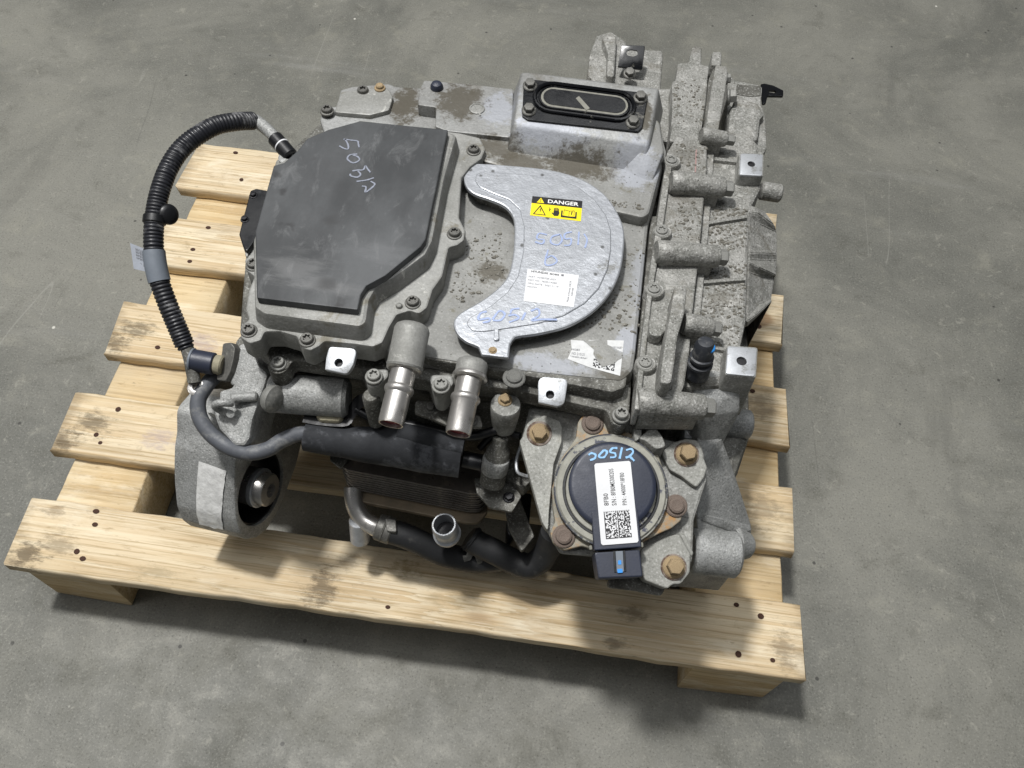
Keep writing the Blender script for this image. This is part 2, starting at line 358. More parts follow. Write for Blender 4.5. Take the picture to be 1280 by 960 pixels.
def prism(name, pts, z=None, mat='cast', parent=None, **kw):
    ang = kw.pop('angle', 38)
    return finish(name, prism_bm(pts, z, **kw), mat, parent, ang)
def lathe_bm(p0, axis, prof, seg=28, bm=None, squash=None):
    """profile [(distance along axis, radius)] turned about the axis"""
    bm = bm or bmesh.new(); u, v, n = frame(axis); p0 = Vector(p0); R = []
    for t, r in prof:
        if r < 1e-6: R.append([bm.verts.new(p0 + n * t)])
        else: R.append([bm.verts.new(p0 + n * t + (u * math.cos(2 * math.pi * k / seg) + v * math.sin(2 * math.pi * k / seg)) * r) for k in range(seg)])
    for A, B in zip(R, R[1:]):
        if len(A) == 1 and len(B) == 1: continue
        for k in range(seg):
            j = (k + 1) % seg
            if len(A) == 1: bm.faces.new((A[0], B[k], B[j]))
            elif len(B) == 1: bm.faces.new((A[k], A[j], B[0]))
            else: bm.faces.new((A[k], A[j], B[j], B[k]))
    for E_ in (R[0], R[-1]):
        if len(E_) > 2: bm.faces.new(E_)
    return bm
def lathe(name, p0, axis, prof, mat, parent, seg=28, angle=38): return finish(name, lathe_bm(p0, axis, prof, seg), mat, parent, angle)
def rod(name, a, b, r, mat, parent, r2=None, ch=.0015, seg=28):
    a, b = Vector(a), Vector(b); L = (b - a).length; r2 = r if r2 is None else r2
    return lathe(name, a, b - a, [(0, r - ch), (ch, r), (L - ch, r2), (L, r2 - ch)], mat, parent, seg)
def smooth_path(pts, k=8):
    P = [Vector(p) for p in pts]; P = [P[0] * 2 - P[1]] + P + [P[-1] * 2 - P[-2]]; out = []
    for i in range(1, len(P) - 2):
        a, b, c, d = P[i-1:i+3]
        for j in range(k):
            t = j / k
            out.append(.5 * ((2 * b) + (c - a) * t + (2 * a - 5 * b + 4 * c - d) * t * t + (3 * b - a - 3 * c + d) * t ** 3))
    out.append(P[-2]); return out
def tube_bm(path, rad, seg=14, bm=None, caps=True, flat=1.):
    bm = bm or bmesh.new(); R = []; prev = None; n = len(path)
    for i, p in enumerate(path):
        t = (path[min(i+1, n-1)] - path[max(i-1, 0)]).normalized()
        if prev is None: u = t.cross(Vector((0, 0, 1))); u = u.normalized() if u.length > 1e-3 else Vector((1, 0, 0))
        else: u = (prev - t * prev.dot(t)).normalized()
        prev = u; v = t.cross(u); r = rad(i / (n - 1)) if callable(rad) else rad
        R.append([bm.verts.new(p + (u * math.cos(2 * math.pi * k / seg) + v * math.sin(2 * math.pi * k / seg) * flat) * r) for k in range(seg)])
    for A, B in zip(R, R[1:]):
        for k in range(seg): bm.faces.new((A[k], A[(k+1) % seg], B[(k+1) % seg], B[k]))
    if caps: bm.faces.new(R[0]); bm.faces.new(list(reversed(R[-1])))
    return bm
def tube(name, pts, r, mat, parent, k=8, seg=14, flat=1.): return finish(name, tube_bm(smooth_path(pts, k), r, seg, flat=flat), mat, parent)
def cut(o, cutters):
    """drill real holes: each cutter is a bmesh in world space"""
    for bm in cutters:
        bmesh.ops.recalc_face_normals(bm, faces=bm.faces)
        me = bpy.data.meshes.new('cutter'); bm.to_mesh(me); bm.free()
        c = bpy.data.objects.new('cutter', me); COL.objects.link(c); c.matrix_world = WM[o].inverted() @ Matrix()
        t = bpy.data.objects.new('cut_target', o.data); COL.objects.link(t)
        md = t.modifiers.new('b', 'BOOLEAN'); md.operation = 'DIFFERENCE'; md.solver = 'EXACT'; md.object = c
        bpy.context.view_layer.update()
        dg = bpy.context.evaluated_depsgraph_get(); new = bpy.data.meshes.new_from_object(t.evaluated_get(dg))
        new.name = o.name
        bpy.data.objects.remove(t); bpy.data.objects.remove(c)
        for p in new.polygons: p.use_smooth = True
        new.set_sharp_from_angle(angle=math.radians(38))
        o.data = new
    return o
def hole(o, p, n, r, depth, hex_=False):
    n = Vector(n).normalized(); return cut(o, [lathe_bm(Vector(p) + n * .004, -n, [(0, r), (depth + .004, r)], 6 if hex_ else 20)])

# bolts: one mesh for each kind, unit radius, shared by all copies
def bolt_mesh(kind, mat):
    bm = bmesh.new()
    if kind == 'torx':
        lathe_bm((0, 0, 0), (0, 0, 1), [(0, 1), (.1, 1), (.2, .94), (.26, .76), (.62, .74), (.72, .66)], 24, bm)
        top = [f for f in bm.faces if f.calc_center_median().z > .7 and len(f.verts) > 8]
        for f in top: bm.faces.remove(f)
        rim = sorted([v for v in bm.verts if v.co.z > .71], key=lambda v: math.atan2(v.co.y, v.co.x))
        star = [bm.verts.new((math.cos(a) * r, math.sin(a) * r, .72)) for a, r in ((math.atan2(v.co.y, v.co.x), .42 + .1 * math.cos(6 * math.atan2(v.co.y, v.co.x))) for v in rim)]
        low = [bm.verts.new((v.co.x * .9, v.co.y * .9, .38)) for v in star]
        for i in range(len(rim)):
            j = (i + 1) % len(rim)
            bm.faces.new((rim[i], rim[j], star[j], star[i])); bm.faces.new((star[i], star[j], low[j], low[i]))
        bm.faces.new(low)
    elif kind == 'hex':
        lathe_bm((0, 0, 0), (0, 0, 1), [(0, 1), (.14, 1), (.24, .92), (.3, .8)], 24, bm)
        lathe_bm((0, 0, .2), (0, 0, 1), [(0, .74), (.6, .74), (.7, .66), (.74, .4), (.72, 0)], 6, bm)
    elif kind == 'plainhex':
        lathe_bm((0, 0, 0), (0, 0, 1), [(0, .96), (.1, 1), (.82, 1), (.95, .9), (.97, 0)], 6, bm)
    elif kind == 'cap':        # domed rivet / sealing ball
        lathe_bm((0, 0, 0), (0, 0, 1), [(0, 1), (.5, .97), (.9, .75), (1.1, .4), (1.15, 0)], 24, bm)
    elif kind == 'flat':       # worn round head with washer
        lathe_bm((0, 0, 0), (0, 0, 1), [(0, 1), (.16, 1), (.24, .9), (.25, .72), (.5, .68), (.6, .5), (.55, .3), (.55, 0)], 24, bm)
    bmesh.ops.recalc_face_normals(bm, faces=bm.faces)
    me = bpy.data.meshes.new('bolt'); bm.to_mesh(me); bm.free()
    for p in me.polygons: p.use_smooth = True
    me.set_sharp_from_angle(angle=math.radians(30)); me.materials.append(M[mat]); return me
BM = {}
def bolt(parent, p, n=(0, 0, 1), r=.0072, kind='torx', mat='bolt', hgt=1., name='bolt', spin=None):
    k = (kind, mat)
    if k not in BM: BM[k] = bolt_mesh(kind, mat)
    u, v, nn = frame(n); a = random.random() * 6.28 if spin is None else spin
    R = Matrix((u, v, nn)).transposed().to_4x4()
    wm = Matrix.Translation(Vector(p) - nn * .0004) @ R @ Matrix.Rotation(a, 4, 'Z') @ Matrix.Diagonal((r, r, r * hgt, 1))
    return link(name, BM[k], None, parent, wm)
# flat print on a four-cornered sheet
class Sheet:
    def __init__(s, tl, tr, br, bl, n):
        s.c = [Vector(q) for q in (tl, tr, br, bl)]; s.n = Vector(n).normalized()
    def at(s, u, v, hgt=.0006):
        a, b, c, d = s.c; return (a * (1 - u) + b * u) * (1 - v) + (d * (1 - u) + c * u) * v + s.n * hgt
def sheet_part(name, S, mat, parent, thick=.0004, uv=None, lift=0.):
    uv = uv or [(0, 0), (1, 0), (1, 1), (0, 1)]
    return prism(name, [tuple(S.at(u, v, thick + lift)) for u, v in uv], None, mat, parent, n=S.n, depth=thick, bev=0, rnd=0)
def text_print(parent, S, txt, u0, v0, u1, v1, mat='ink', rot=False, lift=.0006, name='lettering', bold=0.):
    cu = bpy.data.curves.new('t', 'FONT'); cu.body = txt; cu.offset = bold; cu.resolution_u = 2
    ob = bpy.data.objects.new('t', cu); COL.objects.link(ob); bpy.context.view_layer.update()
    me = bpy.data.meshes.new_from_object(ob.evaluated_get(bpy.context.evaluated_depsgraph_get()))
    bpy.data.objects.remove(ob); bpy.data.curves.remove(cu)
    xs = [v.co.x for v in me.vertices]; ys = [v.co.y for v in me.vertices]
    x0, x1, y0, y1 = min(xs), max(xs), min(ys), max(ys)
    for v in me.vertices:
        a = (v.co.x - x0) / (x1 - x0); b = (y1 - v.co.y) / (y1 - y0)
        if rot: a, b = b, 1 - a
        v.co = S.at(u0 + (u1 - u0) * a, v0 + (v1 - v0) * b, lift)
    me.name = name; me.materials.clear()
    return link(name, me, mat, parent)
def flat_print(parent, S, polys, mat, name='symbol', lift=.0006):
    bm = bmesh.new()
    for p in polys: bm.faces.new([bm.verts.new(S.at(u, v, lift)) for u, v in p])
    me = bpy.data.meshes.new(name); bm.to_mesh(me); bm.free(); return link(name, me, mat, parent)
def strokes(name, parent, lines, r, mat, n, flat=.3):
    """handwriting: each line a list of 3D points lying on the surface"""
    bm = bmesh.new(); nn = Vector(n).normalized()
    for L_ in lines:
        path = smooth_path([Vector(p) for p in L_], 4); ring = []
        for i, p in enumerate(path):
            t = (path[min(i+1, len(path)-1)] - path[max(i-1, 0)]).normalized(); s = t.cross(nn).normalized()
            rr = r * random.uniform(.75, 1.2)
            ring.append((bm.verts.new(p + s * rr + nn * .0005), bm.verts.new(p - s * rr + nn * .0005)))
        for A, B in zip(ring, ring[1:]): bm.faces.new((A[0], A[1], B[1], B[0]))
    me = bpy.data.meshes.new(name); bm.to_mesh(me); bm.free(); return link(name, me, mat, parent)
# ------------------------------------------------------------------ floor
def floor():
    bm = bmesh.new(); vs = [bm.verts.new((x, y, 0)) for x, y in ((-9, -9), (9, -9), (9, 9), (-9, 9))]; bm.faces.new(vs)
    me = bpy.data.meshes.new('floor'); bm.to_mesh(me); bm.free()
    o = link('floor', me, 'floor', None, Matrix.Translation((.5, .4, -.124))); o['kind'] = 'structure'
floor()

# ------------------------------------------------------------------ pallet
PAL = empty('wooden_pallet', (.5, .38, -.124), 'pale pine wooden pallet standing on the grey concrete floor', 'pallet')
def plank(name, x0, x1, y0, y1, z0, z1, mat, along='x', rag=.0016, skew=0.):
    """sawn plank: rough, slightly wavy edges"""
    n = 40; bm = bmesh.new(); rings = []
    ph = random.random() * 9
    for i in range(n + 1):
        t = i / n
        def J(k): return rag * (.6 * math.sin(t * 7 + ph + k) + .5 * math.sin(t * 19 + ph * 2 + k * 3) + random.uniform(-.55, .55) )
        c = .0022
        a, b = ((y0, y1) if along == 'x' else (x0, x1)); s = (x0 + (x1 - x0) * t) if along == 'x' else (y0 + (y1 - y0) * t)
        if i == 0: ends = [random.uniform(-.004, .003) for _ in range(8)]
        off = [random.uniform(-1, 1) * rag for _ in range(8)] if i in (0, n) else [0] * 8
        if i in (0, n):
            cant = random.uniform(-.006, .006); off = [v + cant * (k_ in (0, 1, 2, 3)) + (random.uniform(-.004, .002) if k_ in (3, 4) else 0) for k_, v in enumerate(off)]
        A, B = a + J(0) + skew * t, b + J(2) + skew * t
        q = [(A + c, z0), (A, z0 + c), (A, z1 - c), (A + c, z1 + J(1) * .3), (B - c, z1 + J(3) * .3), (B, z1 - c), (B, z0 + c), (B - c, z0)]
        rings.append([bm.verts.new((s + off[k], y, z) if along == 'x' else (y, s + off[k], z)) for k, (y, z) in enumerate(q)])
    for A, B in zip(rings, rings[1:]):
        for k in range(8): bm.faces.new((A[k], A[(k+1) % 8], B[(k+1) % 8], B[k]))
    bm.faces.new(rings[0]); bm.faces.new(list(reversed(rings[-1])))
    o = finish(name, bm, mat, PAL, 50)
    return o
boards = [plank('deck_board', .003, 1.0, 0, .091, -.021, 0, 'wood_front', skew=.001),
          plank('deck_board', -.002, .998, .158, .252, -.021, .001, 'wood_edge', skew=.002),
          plank('deck_board', .002, .995, .321, .418, -.021, 0, 'wood_edge', skew=-.001),
          plank('deck_board', -.001, .996, .493, .590, -.021, .001, 'wood'),
          plank('deck_board', .0, .99, .657, .766, -.021, 0, 'wood')]
strs = [plank('stringer', .022, .128, .004, .76, -.122, -.0215, 'wood2', 'y', .001),
        plank('stringer', .45, .55, .2, .76, -.122, -.0215, 'wood2', 'y', .001),
        plank('stringer', .872, .985, .004, .76, -.122, -.0215, 'wood2', 'y', .001)]
def nail_mesh():
    bm = bmesh.new(); lathe_bm((0, 0, 0), (0, 0, 1), [(-.4, .9), (.05, 1), (.15, .8), (.1, 0)], 10, bm)
    me = bpy.data.meshes.new('nail'); bm.to_mesh(me); bm.free(); me.materials.append(M['rust_nail']); return me
NM = nail_mesh()
for i, b in enumerate(boards):
    y0, y1 = ((0, .091), (.158, .252), (.321, .418), (.493, .59), (.657, .766))[i]
    for xs in ((.035, .105), (.89, .97), (.45, .51)):
        for k in range((4 if i == 0 else 2 + (i + int(xs[0] * 9)) % 2) if xs[0] != .45 else 1):
            x = random.uniform(*xs); y = y0 + (y1 - y0) * (.2 + .6 * (k % 2) + random.uniform(-.08, .18)); r = random.uniform(.003, .0044)
            link('nail', NM, None, b, Matrix.Translation((x, y, .0012)) @ Matrix.Diagonal((r, r * random.uniform(.7, 1.1), .002, 1)))
# ------------------------------------------------------------------ drive unit
U = empty('electric_drive_unit', (.6, .32, 0), 'used grey cast aluminium electric drive unit with black top pad, resting on the pallet', 'drive unit')
UP = (0, 0, 1)

# core castings
core = prism('motor_housing', [(0.3496, 0.1701), (0.3775, 0.1605), (0.4745, 0.1641), (0.5477, 0.1697), (0.6118, 0.1818), (0.7258, 0.1959), (0.74, 0.2386), (0.7496, 0.5471), (0.7191, 0.6329), (0.5569, 0.5882), (0.3505, 0.5362), (0.3321, 0.4885), (0.3133, 0.2786)], .306, 'cast_dark', U, depth=.12, bev=.006, rnd=.02, draft=-.03)
rod('motor_drum', (.40, .32, .142), (.80, .32, .142), .136, 'cast_dark', U, ch=.012, seg=48)
prism('gearbox_sump', [(.73, .13), (.86, .13), (.88, .2), (.88, .5), (.84, .6), (.70, .6)], .22, 'cast_dark', U, depth=.2195, bev=.01, rnd=.03, draft=-.015)

# rim of the motor case with bolt lobes
rim = prism('case_rim', [(0.3537, 0.1638), (0.3668, 0.156), (0.3709, 0.1449), (0.3821, 0.14), (0.3907, 0.1471), (0.3923, 0.1561), (0.4203, 0.1557), (0.4628, 0.1556), (0.4689, 0.1431), (0.479, 0.1381), (0.4867, 0.1431), (0.4892, 0.154), (0.5316, 0.153), (0.537, 0.1415), (0.5465, 0.1374), (0.5549, 0.1443), (0.5586, 0.1554), (0.615, 0.1557), (0.6635, 0.151), (0.71, 0.1462), (0.7157, 0.1334), (0.7254, 0.1295), (0.7327, 0.1378), (0.7327, 0.1905), (0.7468, 0.5211), (0.7298, 0.5914), (0.3546, 0.5248), (0.3281, 0.2725)], .316, 'cast_dark', U, depth=.02, bev=.002, rnd=.006)
for x, y in [(0.3796, 0.1495), (0.4769, 0.1476), (0.5447, 0.1478)]: bolt(rim, (x, y, .316), r=.0084, mat='bolt_pale')
bolt(rim, (0.7243, 0.1408, 0.318), r=.009, mat='bolt_pale', hgt=1.3)
hou = prism('inverter_housing', [(0.314, 0.2659), (0.3361, 0.1761), (0.3418, 0.1631), (0.3509, 0.1596), (0.3634, 0.1725), (0.3957, 0.1737), (0.4201, 0.1677), (0.476, 0.1708), (0.5169, 0.1676), (0.6133, 0.1637), (0.7124, 0.1569), (0.7252, 0.1645), (0.7428, 0.4922), (0.7434, 0.572), (0.5644, 0.5256), (0.3509, 0.5096), (0.3069, 0.4046)], .334, 'cast_dark', U, depth=.02, bev=.002, rnd=.006)

# big cover plate
cov = prism('inverter_cover', [(0.4348, 0.4861), (0.7443, 0.5406), (0.7535, 0.5001), (0.7373, 0.3813), (0.7327, 0.2064), (0.7315, 0.1849), (0.7214, 0.1701), (0.6129, 0.1662), (0.5266, 0.1678), (0.4851, 0.167), (0.4538, 0.3102)], .336, 'cover', U, depth=.018, bev=.004, rnd=[.005,.005,.005,.002,.01,.012,.012,.01,.006,.005,.005], draft=.001)
prism('cover_step', [(0.4919, 0.4937), (0.5664, 0.5069), (0.7403, 0.4822), (0.7466, 0.4634), (0.7356, 0.3846), (0.7289, 0.3762), (0.6899, 0.3817), (0.6336, 0.4117), (0.5394, 0.4341), (0.5035, 0.4278)], .350, 'cover', U, depth=.0155, bev=.003, rnd=.008)
strip = prism('cover_edge_strip', [(0.7471, 0.399), (0.7427, 0.1817), (0.7383, 0.1734), (0.734, 0.1803), (0.7399, 0.3977)], .332, 'cast_dark', U, depth=.02, bev=.001, rnd=.002)

# vent box at the back
def hull(name, pts, mat, parent, bev=.004, seg=3):
    bm = bmesh.new()
    for p in pts: bm.verts.new(p)
    r = bmesh.ops.convex_hull(bm, input=bm.verts)
    bmesh.ops.dissolve_limit(bm, angle_limit=math.radians(2), verts=bm.verts, edges=bm.edges)
    if bev: bmesh.ops.bevel(bm, geom=list(bm.edges) + list(bm.verts), offset=bev, segments=seg, profile=.6, affect='EDGES', clamp_overlap=True)
    return finish(name, bm, mat, parent, 32)
vb = hull('vent_box', [(0.5706, 0.5503, 0.3872), (0.7327, 0.5481, 0.3869), (0.7276, 0.4668, 0.3737), (0.5719, 0.4731, 0.3747), (0.5593, 0.5616, 0.34), (0.7465, 0.5653, 0.34), (0.7265, 0.4343, 0.336), (0.5661, 0.4433, 0.336)], 'vent_box', U, .004)
hull('vent_box_side', [(0.7179, 0.4636, 0.368), (0.7375, 0.5157, 0.368), (0.7454, 0.4654, 0.366), (0.7345, 0.4265, 0.345), (0.7204, 0.4271, 0.342), (0.7487, 0.4811, 0.345), (0.5658, 0.5128, 0.345)], 'cover', U, .002)
VPL = (0.0, -0.16, 0.9871)
vp = prism('vent_plate', [(0.5758, 0.5291, 0.3868), (0.5796, 0.536, 0.3879), (0.7163, 0.5357, 0.3878), (0.7206, 0.5307, 0.387), (0.7176, 0.4856, 0.3797), (0.7135, 0.4793, 0.3787), (0.5874, 0.4775, 0.3784), (0.5804, 0.4819, 0.3791)], None, 'enamel', U, n=VPL, depth=.0035, bev=.0008, rnd=.003)
def stadium(c, a, b, r, w, n, bm=None, k=10):
    """closed ridge along a stadium outline: c centre, a half axis vector, r end radius, w ridge radius"""
    n = Vector(n).normalized(); c, a = Vector(c), Vector(a); d = a.normalized(); s = n.cross(d); path = []
    for e, st in ((1, -90), (-1, 90)):
        for i in range(k + 1):
            t = math.radians(st + 180 * i / k); path.append(c + a * e + (d * math.cos(t) + s * math.sin(t)) * r)
    path.append(path[0]); path.append(path[1])
    return tube_bm(path, w, 8, bm, caps=False)
vc = Vector((0.6485, 0.5116, 0.3848)); va = (Vector((0.6857, 0.5115, 0.3848)) - Vector((0.6114, 0.5126, 0.3849))) / 2
finish('vent_ridge', stadium(vc, va, 0, .0205, .0026, VPL), 'enamel', vp)
finish('vent_ridge', stadium(vc, va * .97, 0, .0155, .0016, VPL), 'enamel', vp)
def stad_poly(c, a, r, n, k=10):
    n = Vector(n); d = a.normalized(); s = n.cross(d); out = []
    for e, st in ((1, -90), (-1, 90)):
        for i in range(k + 1):
            t = math.radians(st + 180 * i / k); out.append(tuple(c + a * e + (d * math.cos(t) + s * math.sin(t)) * r + n * .0008))
    return out
prism('vent_dust_band', stad_poly(vc, va, .0145, VPL), None, 'dust_groove', vp, n=VPL, depth=.0014, bev=0, rnd=0)
prism('vent_membrane', stad_poly(vc + Vector(VPL) * .0005, va * .97, .0116, VPL), None, 'enamel', vp, n=VPL, depth=.001, bev=0, rnd=0)
prism('vent_mark', [(0.6381, 0.5132, 0.3867), (0.6415, 0.517, 0.3873), (0.6556, 0.5015, 0.3848), (0.6519, 0.4977, 0.3842)], None, 'dust_groove', vp, n=VPL, depth=.0008, bev=0, rnd=0)
for p in [(0.5836, 0.5259, 0.3862), (0.587, 0.4903, 0.3805), (0.7118, 0.5268, 0.3864), (0.7062, 0.4903, 0.3805)]: bolt(vp, p, VPL, .0085, 'hex', 'bolt')

# back left part of the case
bk = prism('back_case', [(0.3401, 0.4788), (0.3367, 0.507), (0.3532, 0.5041), (0.3511, 0.5363), (0.3631, 0.5445), (0.4061, 0.5584), (0.4151, 0.5539), (0.48, 0.5595), (0.5626, 0.5743), (0.58, 0.4791), (0.4416, 0.4549), (0.3596, 0.4406)], .340, 'vent_box', U, depth=.06, bev=.003, rnd=.004)
prism('back_case_plate', [(0.3555, 0.4886), (0.3548, 0.5256), (0.3717, 0.5324), (0.4064, 0.5435), (0.4132, 0.5372), (0.4185, 0.5271), (0.4187, 0.5034), (0.3985, 0.4909)], .346, 'flange', U, depth=.008, bev=.0015, rnd=.004)
for x, y in [(0.3806, 0.5314), (0.3467, 0.4899)]: bolt(bk, (x, y, .3445), r=.0085)
bolt(bk, (0.3998, 0.5393, 0.346), r=.0068, kind='flat', mat='rust', hgt=1.6)
blk = prism('back_block', [(0.4533, 0.5067), (0.45, 0.5337), (0.4523, 0.552), (0.5107, 0.5551), (0.5616, 0.5553), (0.5711, 0.4702), (0.4966, 0.4681), (0.4806, 0.4735), (0.4755, 0.5063)], .356, 'vent_box', U, depth=.02, bev=.0015, rnd=.003)
bolt(blk, (0.4702, 0.5403, 0.356), r=.0078, kind='cap', mat='navy', name='sealing_ball')
rc = Vector((0.5237, 0.5114, 0.3562))
ring = finish('slotted_plug', lathe_bm(rc, UP, [(0, .0092), (.001, .0092), (.0014, .0086), (.0014, .0074), (.0006, .007), (.0006, 0)], 28), 'flange', blk)
prism('plug_slot', [(0.5177, 0.5192), (0.5192, 0.5205), (0.5303, 0.5011), (0.5289, 0.4994)], .3572, 'flange', blk, depth=.001, bev=0, rnd=0)

# terminal cover: flange with bolt lobes, raised step, black pad
FL = [(0.5113, 0.4645), (0.5352, 0.4605), (0.5443, 0.4434), (0.5422, 0.4273), (0.5318, 0.4126), (0.525, 0.3937), (0.5324, 0.3345), (0.5421, 0.3176), (0.5426, 0.3041), (0.5371, 0.2965), (0.5286, 0.2917), (0.5289, 0.2527), (0.5225, 0.2339), (0.5211, 0.2112), (0.5148, 0.2022), (0.5048, 0.2045), (0.4933, 0.1977), (0.4894, 0.1823), (0.4866, 0.1626), (0.4786, 0.1566), (0.4629, 0.1569), (0.4319, 0.1558), (0.4281, 0.1495), (0.4213, 0.1428), (0.4121, 0.1451), (0.4041, 0.157), (0.3867, 0.16), (0.3724, 0.1577), (0.3716, 0.1471), (0.3623, 0.1418), (0.3521, 0.1468), (0.3474, 0.1595), (0.3531, 0.1691), (0.3463, 0.1809), (0.3423, 0.2044), (0.3426, 0.2221), (0.3326, 0.2278), (0.3266, 0.2418), (0.3298, 0.2532), (0.3253, 0.2847), (0.3175, 0.3858), (0.3938, 0.4657)]
fl = prism('terminal_cover', FL, .359, 'flange', U, depth=.026, bev=.0018, rnd=.004)
for x, y in [(0.5315, 0.4374), (0.5314, 0.3103), (0.5061, 0.214), (0.4155, 0.1534), (0.3575, 0.1555), (0.338, 0.2353)]: bolt(fl, (x, y, .359), r=.0082, mat='bolt')
bolt(fl, (0.4937, 0.2077, 0.359), r=.0035, kind='cap', mat='bolt_pale', name='locating_pin')
prism('cover_rim', [(0.404, 0.4404), (0.5129, 0.441), (0.5111, 0.3699), (0.5147, 0.2808), (0.5111, 0.2609), (0.4871, 0.2277), (0.4717, 0.211), (0.4686, 0.1966), (0.4716, 0.17), (0.4669, 0.1636), (0.3743, 0.1639), (0.3632, 0.1697), (0.3369, 0.2512), (0.3277, 0.3591)], .3795, 'flange', U, depth=.0215, bev=.004, rnd=.008, draft=.003)
pad = prism('black_pad', [(0.4052, 0.4319), (0.5034, 0.4347), (0.5092, 0.2733), (0.5063, 0.2632), (0.4797, 0.2215), (0.4643, 0.2059), (0.4615, 0.1946), (0.4627, 0.1764), (0.3658, 0.1751), (0.3399, 0.2557), (0.3318, 0.3482), (0.3412, 0.3546), (0.3499, 0.3734), (0.3556, 0.3946), (0.3742, 0.412)], .388, 'pad', U, depth=.009, bev=.0012, rnd=.0015)
PADN = [[(x, y, .388) for x, y in q] for q in ([(0.3947, 0.3997), (0.4017, 0.3996), (0.41, 0.3994), (0.4119, 0.3955), (0.4141, 0.3901)], [(0.3963, 0.4), (0.4012, 0.3926), (0.403, 0.3858), (0.3985, 0.3858), (0.3926, 0.3888)], [(0.4145, 0.3798), (0.4071, 0.3771), (0.406, 0.3706), (0.4134, 0.3659), (0.4188, 0.3713), (0.4158, 0.3759), (0.4101, 0.3775)], [(0.4343, 0.3552), (0.4299, 0.3604), (0.4269, 0.3638), (0.4262, 0.3578), (0.4201, 0.3562), (0.4152, 0.3539)], [(0.4211, 0.3549), (0.425, 0.3506), (0.4225, 0.346), (0.4155, 0.3467), (0.4141, 0.3497)], [(0.4398, 0.3481), (0.433, 0.3435), (0.4232, 0.3398)], [(0.4375, 0.3426), (0.4428, 0.3388), (0.4389, 0.3303), (0.4356, 0.3263), (0.4346, 0.3335), (0.4302, 0.3342)])]
strokes('handwritten_number', pad, PADN, .0009, 'chalk', UP)

# bean-shaped access lid
LIDP = [(0.542, 0.4228), (0.5998, 0.4263), (0.6335, 0.4244), (0.6596, 0.4162), (0.6833, 0.3991), (0.7001, 0.374), (0.7087, 0.3495), (0.7104, 0.3213), (0.7083, 0.2901), (0.6996, 0.26), (0.6838, 0.2338), (0.6617, 0.2132), (0.6353, 0.2001), (0.6119, 0.1915), (0.6084, 0.1823), (0.609, 0.1663), (0.5827, 0.1659), (0.5782, 0.1746), (0.5658, 0.1784), (0.5548, 0.1872), (0.5495, 0.2001), (0.5539, 0.2118), (0.5726, 0.231), (0.5876, 0.2511), (0.5948, 0.2703), (0.5955, 0.3022), (0.5919, 0.3357), (0.5872, 0.3513), (0.5768, 0.3627), (0.56, 0.3695), (0.5415, 0.3749), (0.5309, 0.3854), (0.5263, 0.4022), (0.532, 0.4172)]
def spline_loop(p, k=4, lo=0, hi=999):
    """closed smooth outline through points; points lo..hi keep straight runs"""
    n = len(p); out = []
    for i in range(n):
        a, b, c, d = [Vector(p[(i + j) % n]) for j in (-1, 0, 1, 2)]
        for j in range(k if not lo <= i < hi else 1):
            t = j / k; q = .5 * ((2 * b) + (c - a) * t + (2 * a - 5 * b + 4 * c - d) * t * t + (3 * b - a - 3 * c + d) * t ** 3); out.append((q.x, q.y))
    return out
LIDS = spline_loop(LIDP, 4, 13, 18)
lid = prism('access_lid', LIDS, .356, 'lid', U, depth=.004, bev=.0018, rnd=.002)
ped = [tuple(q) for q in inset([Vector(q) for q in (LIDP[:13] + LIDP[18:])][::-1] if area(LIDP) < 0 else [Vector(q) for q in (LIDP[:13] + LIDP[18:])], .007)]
prism('lid_pedestal', spline_loop(ped, 4), .3535, 'cast_dark', U, depth=.022, bev=.001, rnd=0)  # dark metal paints in the shade below the overhanging lid
inner = [(0.546, 0.409), (0.5969, 0.4127), (0.6312, 0.411), (0.6553, 0.4026), (0.6744, 0.3862), (0.6883, 0.3658), (0.695, 0.3446), (0.6969, 0.3177), (0.6955, 0.291), (0.6885, 0.2643), (0.6756, 0.2425), (0.6565, 0.2242), (0.6317, 0.2102), (0.6073, 0.2014), (0.5809, 0.1923), (0.5692, 0.1914), (0.5615, 0.1999), (0.565, 0.2074), (0.5818, 0.2232), (0.5967, 0.2441), (0.6044, 0.2664), (0.6058, 0.3003), (0.6021, 0.336), (0.5949, 0.3583), (0.5809, 0.3715), (0.5614, 0.378), (0.5471, 0.3842), (0.5404, 0.3929), (0.5395, 0.4041)]
prism('lid_panel', spline_loop(inner, 4), .3575, 'lid', lid, depth=.003, bev=.0012, rnd=.006)
prism('lid_rib', [(0.5919, 0.1823), (0.5971, 0.1841), (0.5944, 0.1973), (0.5906, 0.1966)], .359, 'lid', lid, depth=.003, bev=.001, rnd=.002)
bolt(lid, (0.5926, 0.1722, 0.356), r=.0042, kind='flat', mat='rust', name='screw')
BL = [[(0.6279, 0.3268), (0.6193, 0.3274), (0.6181, 0.3195), (0.6255, 0.3193), (0.6241, 0.3134), (0.6165, 0.315)], [(0.6415, 0.3299), (0.6334, 0.3249), (0.6333, 0.3164), (0.6409, 0.3148), (0.6444, 0.3224), (0.6415, 0.3299)], [(0.6537, 0.3354), (0.6467, 0.3314), (0.6474, 0.3244), (0.6536, 0.3254), (0.6534, 0.3169), (0.6472, 0.315)], [(0.6611, 0.3367), (0.6618, 0.3183)], [(0.6667, 0.3347), (0.6706, 0.3268), (0.6694, 0.3153)], [(0.6313, 0.3062), (0.6303, 0.2868), (0.6376, 0.2866), (0.6422, 0.2928), (0.6363, 0.2987), (0.6314, 0.2952)]]
strokes('faint_blue_number', lid, [[(x, y, .3575) for x, y in q] for q in BL], .0010, 'blue_faint', UP)
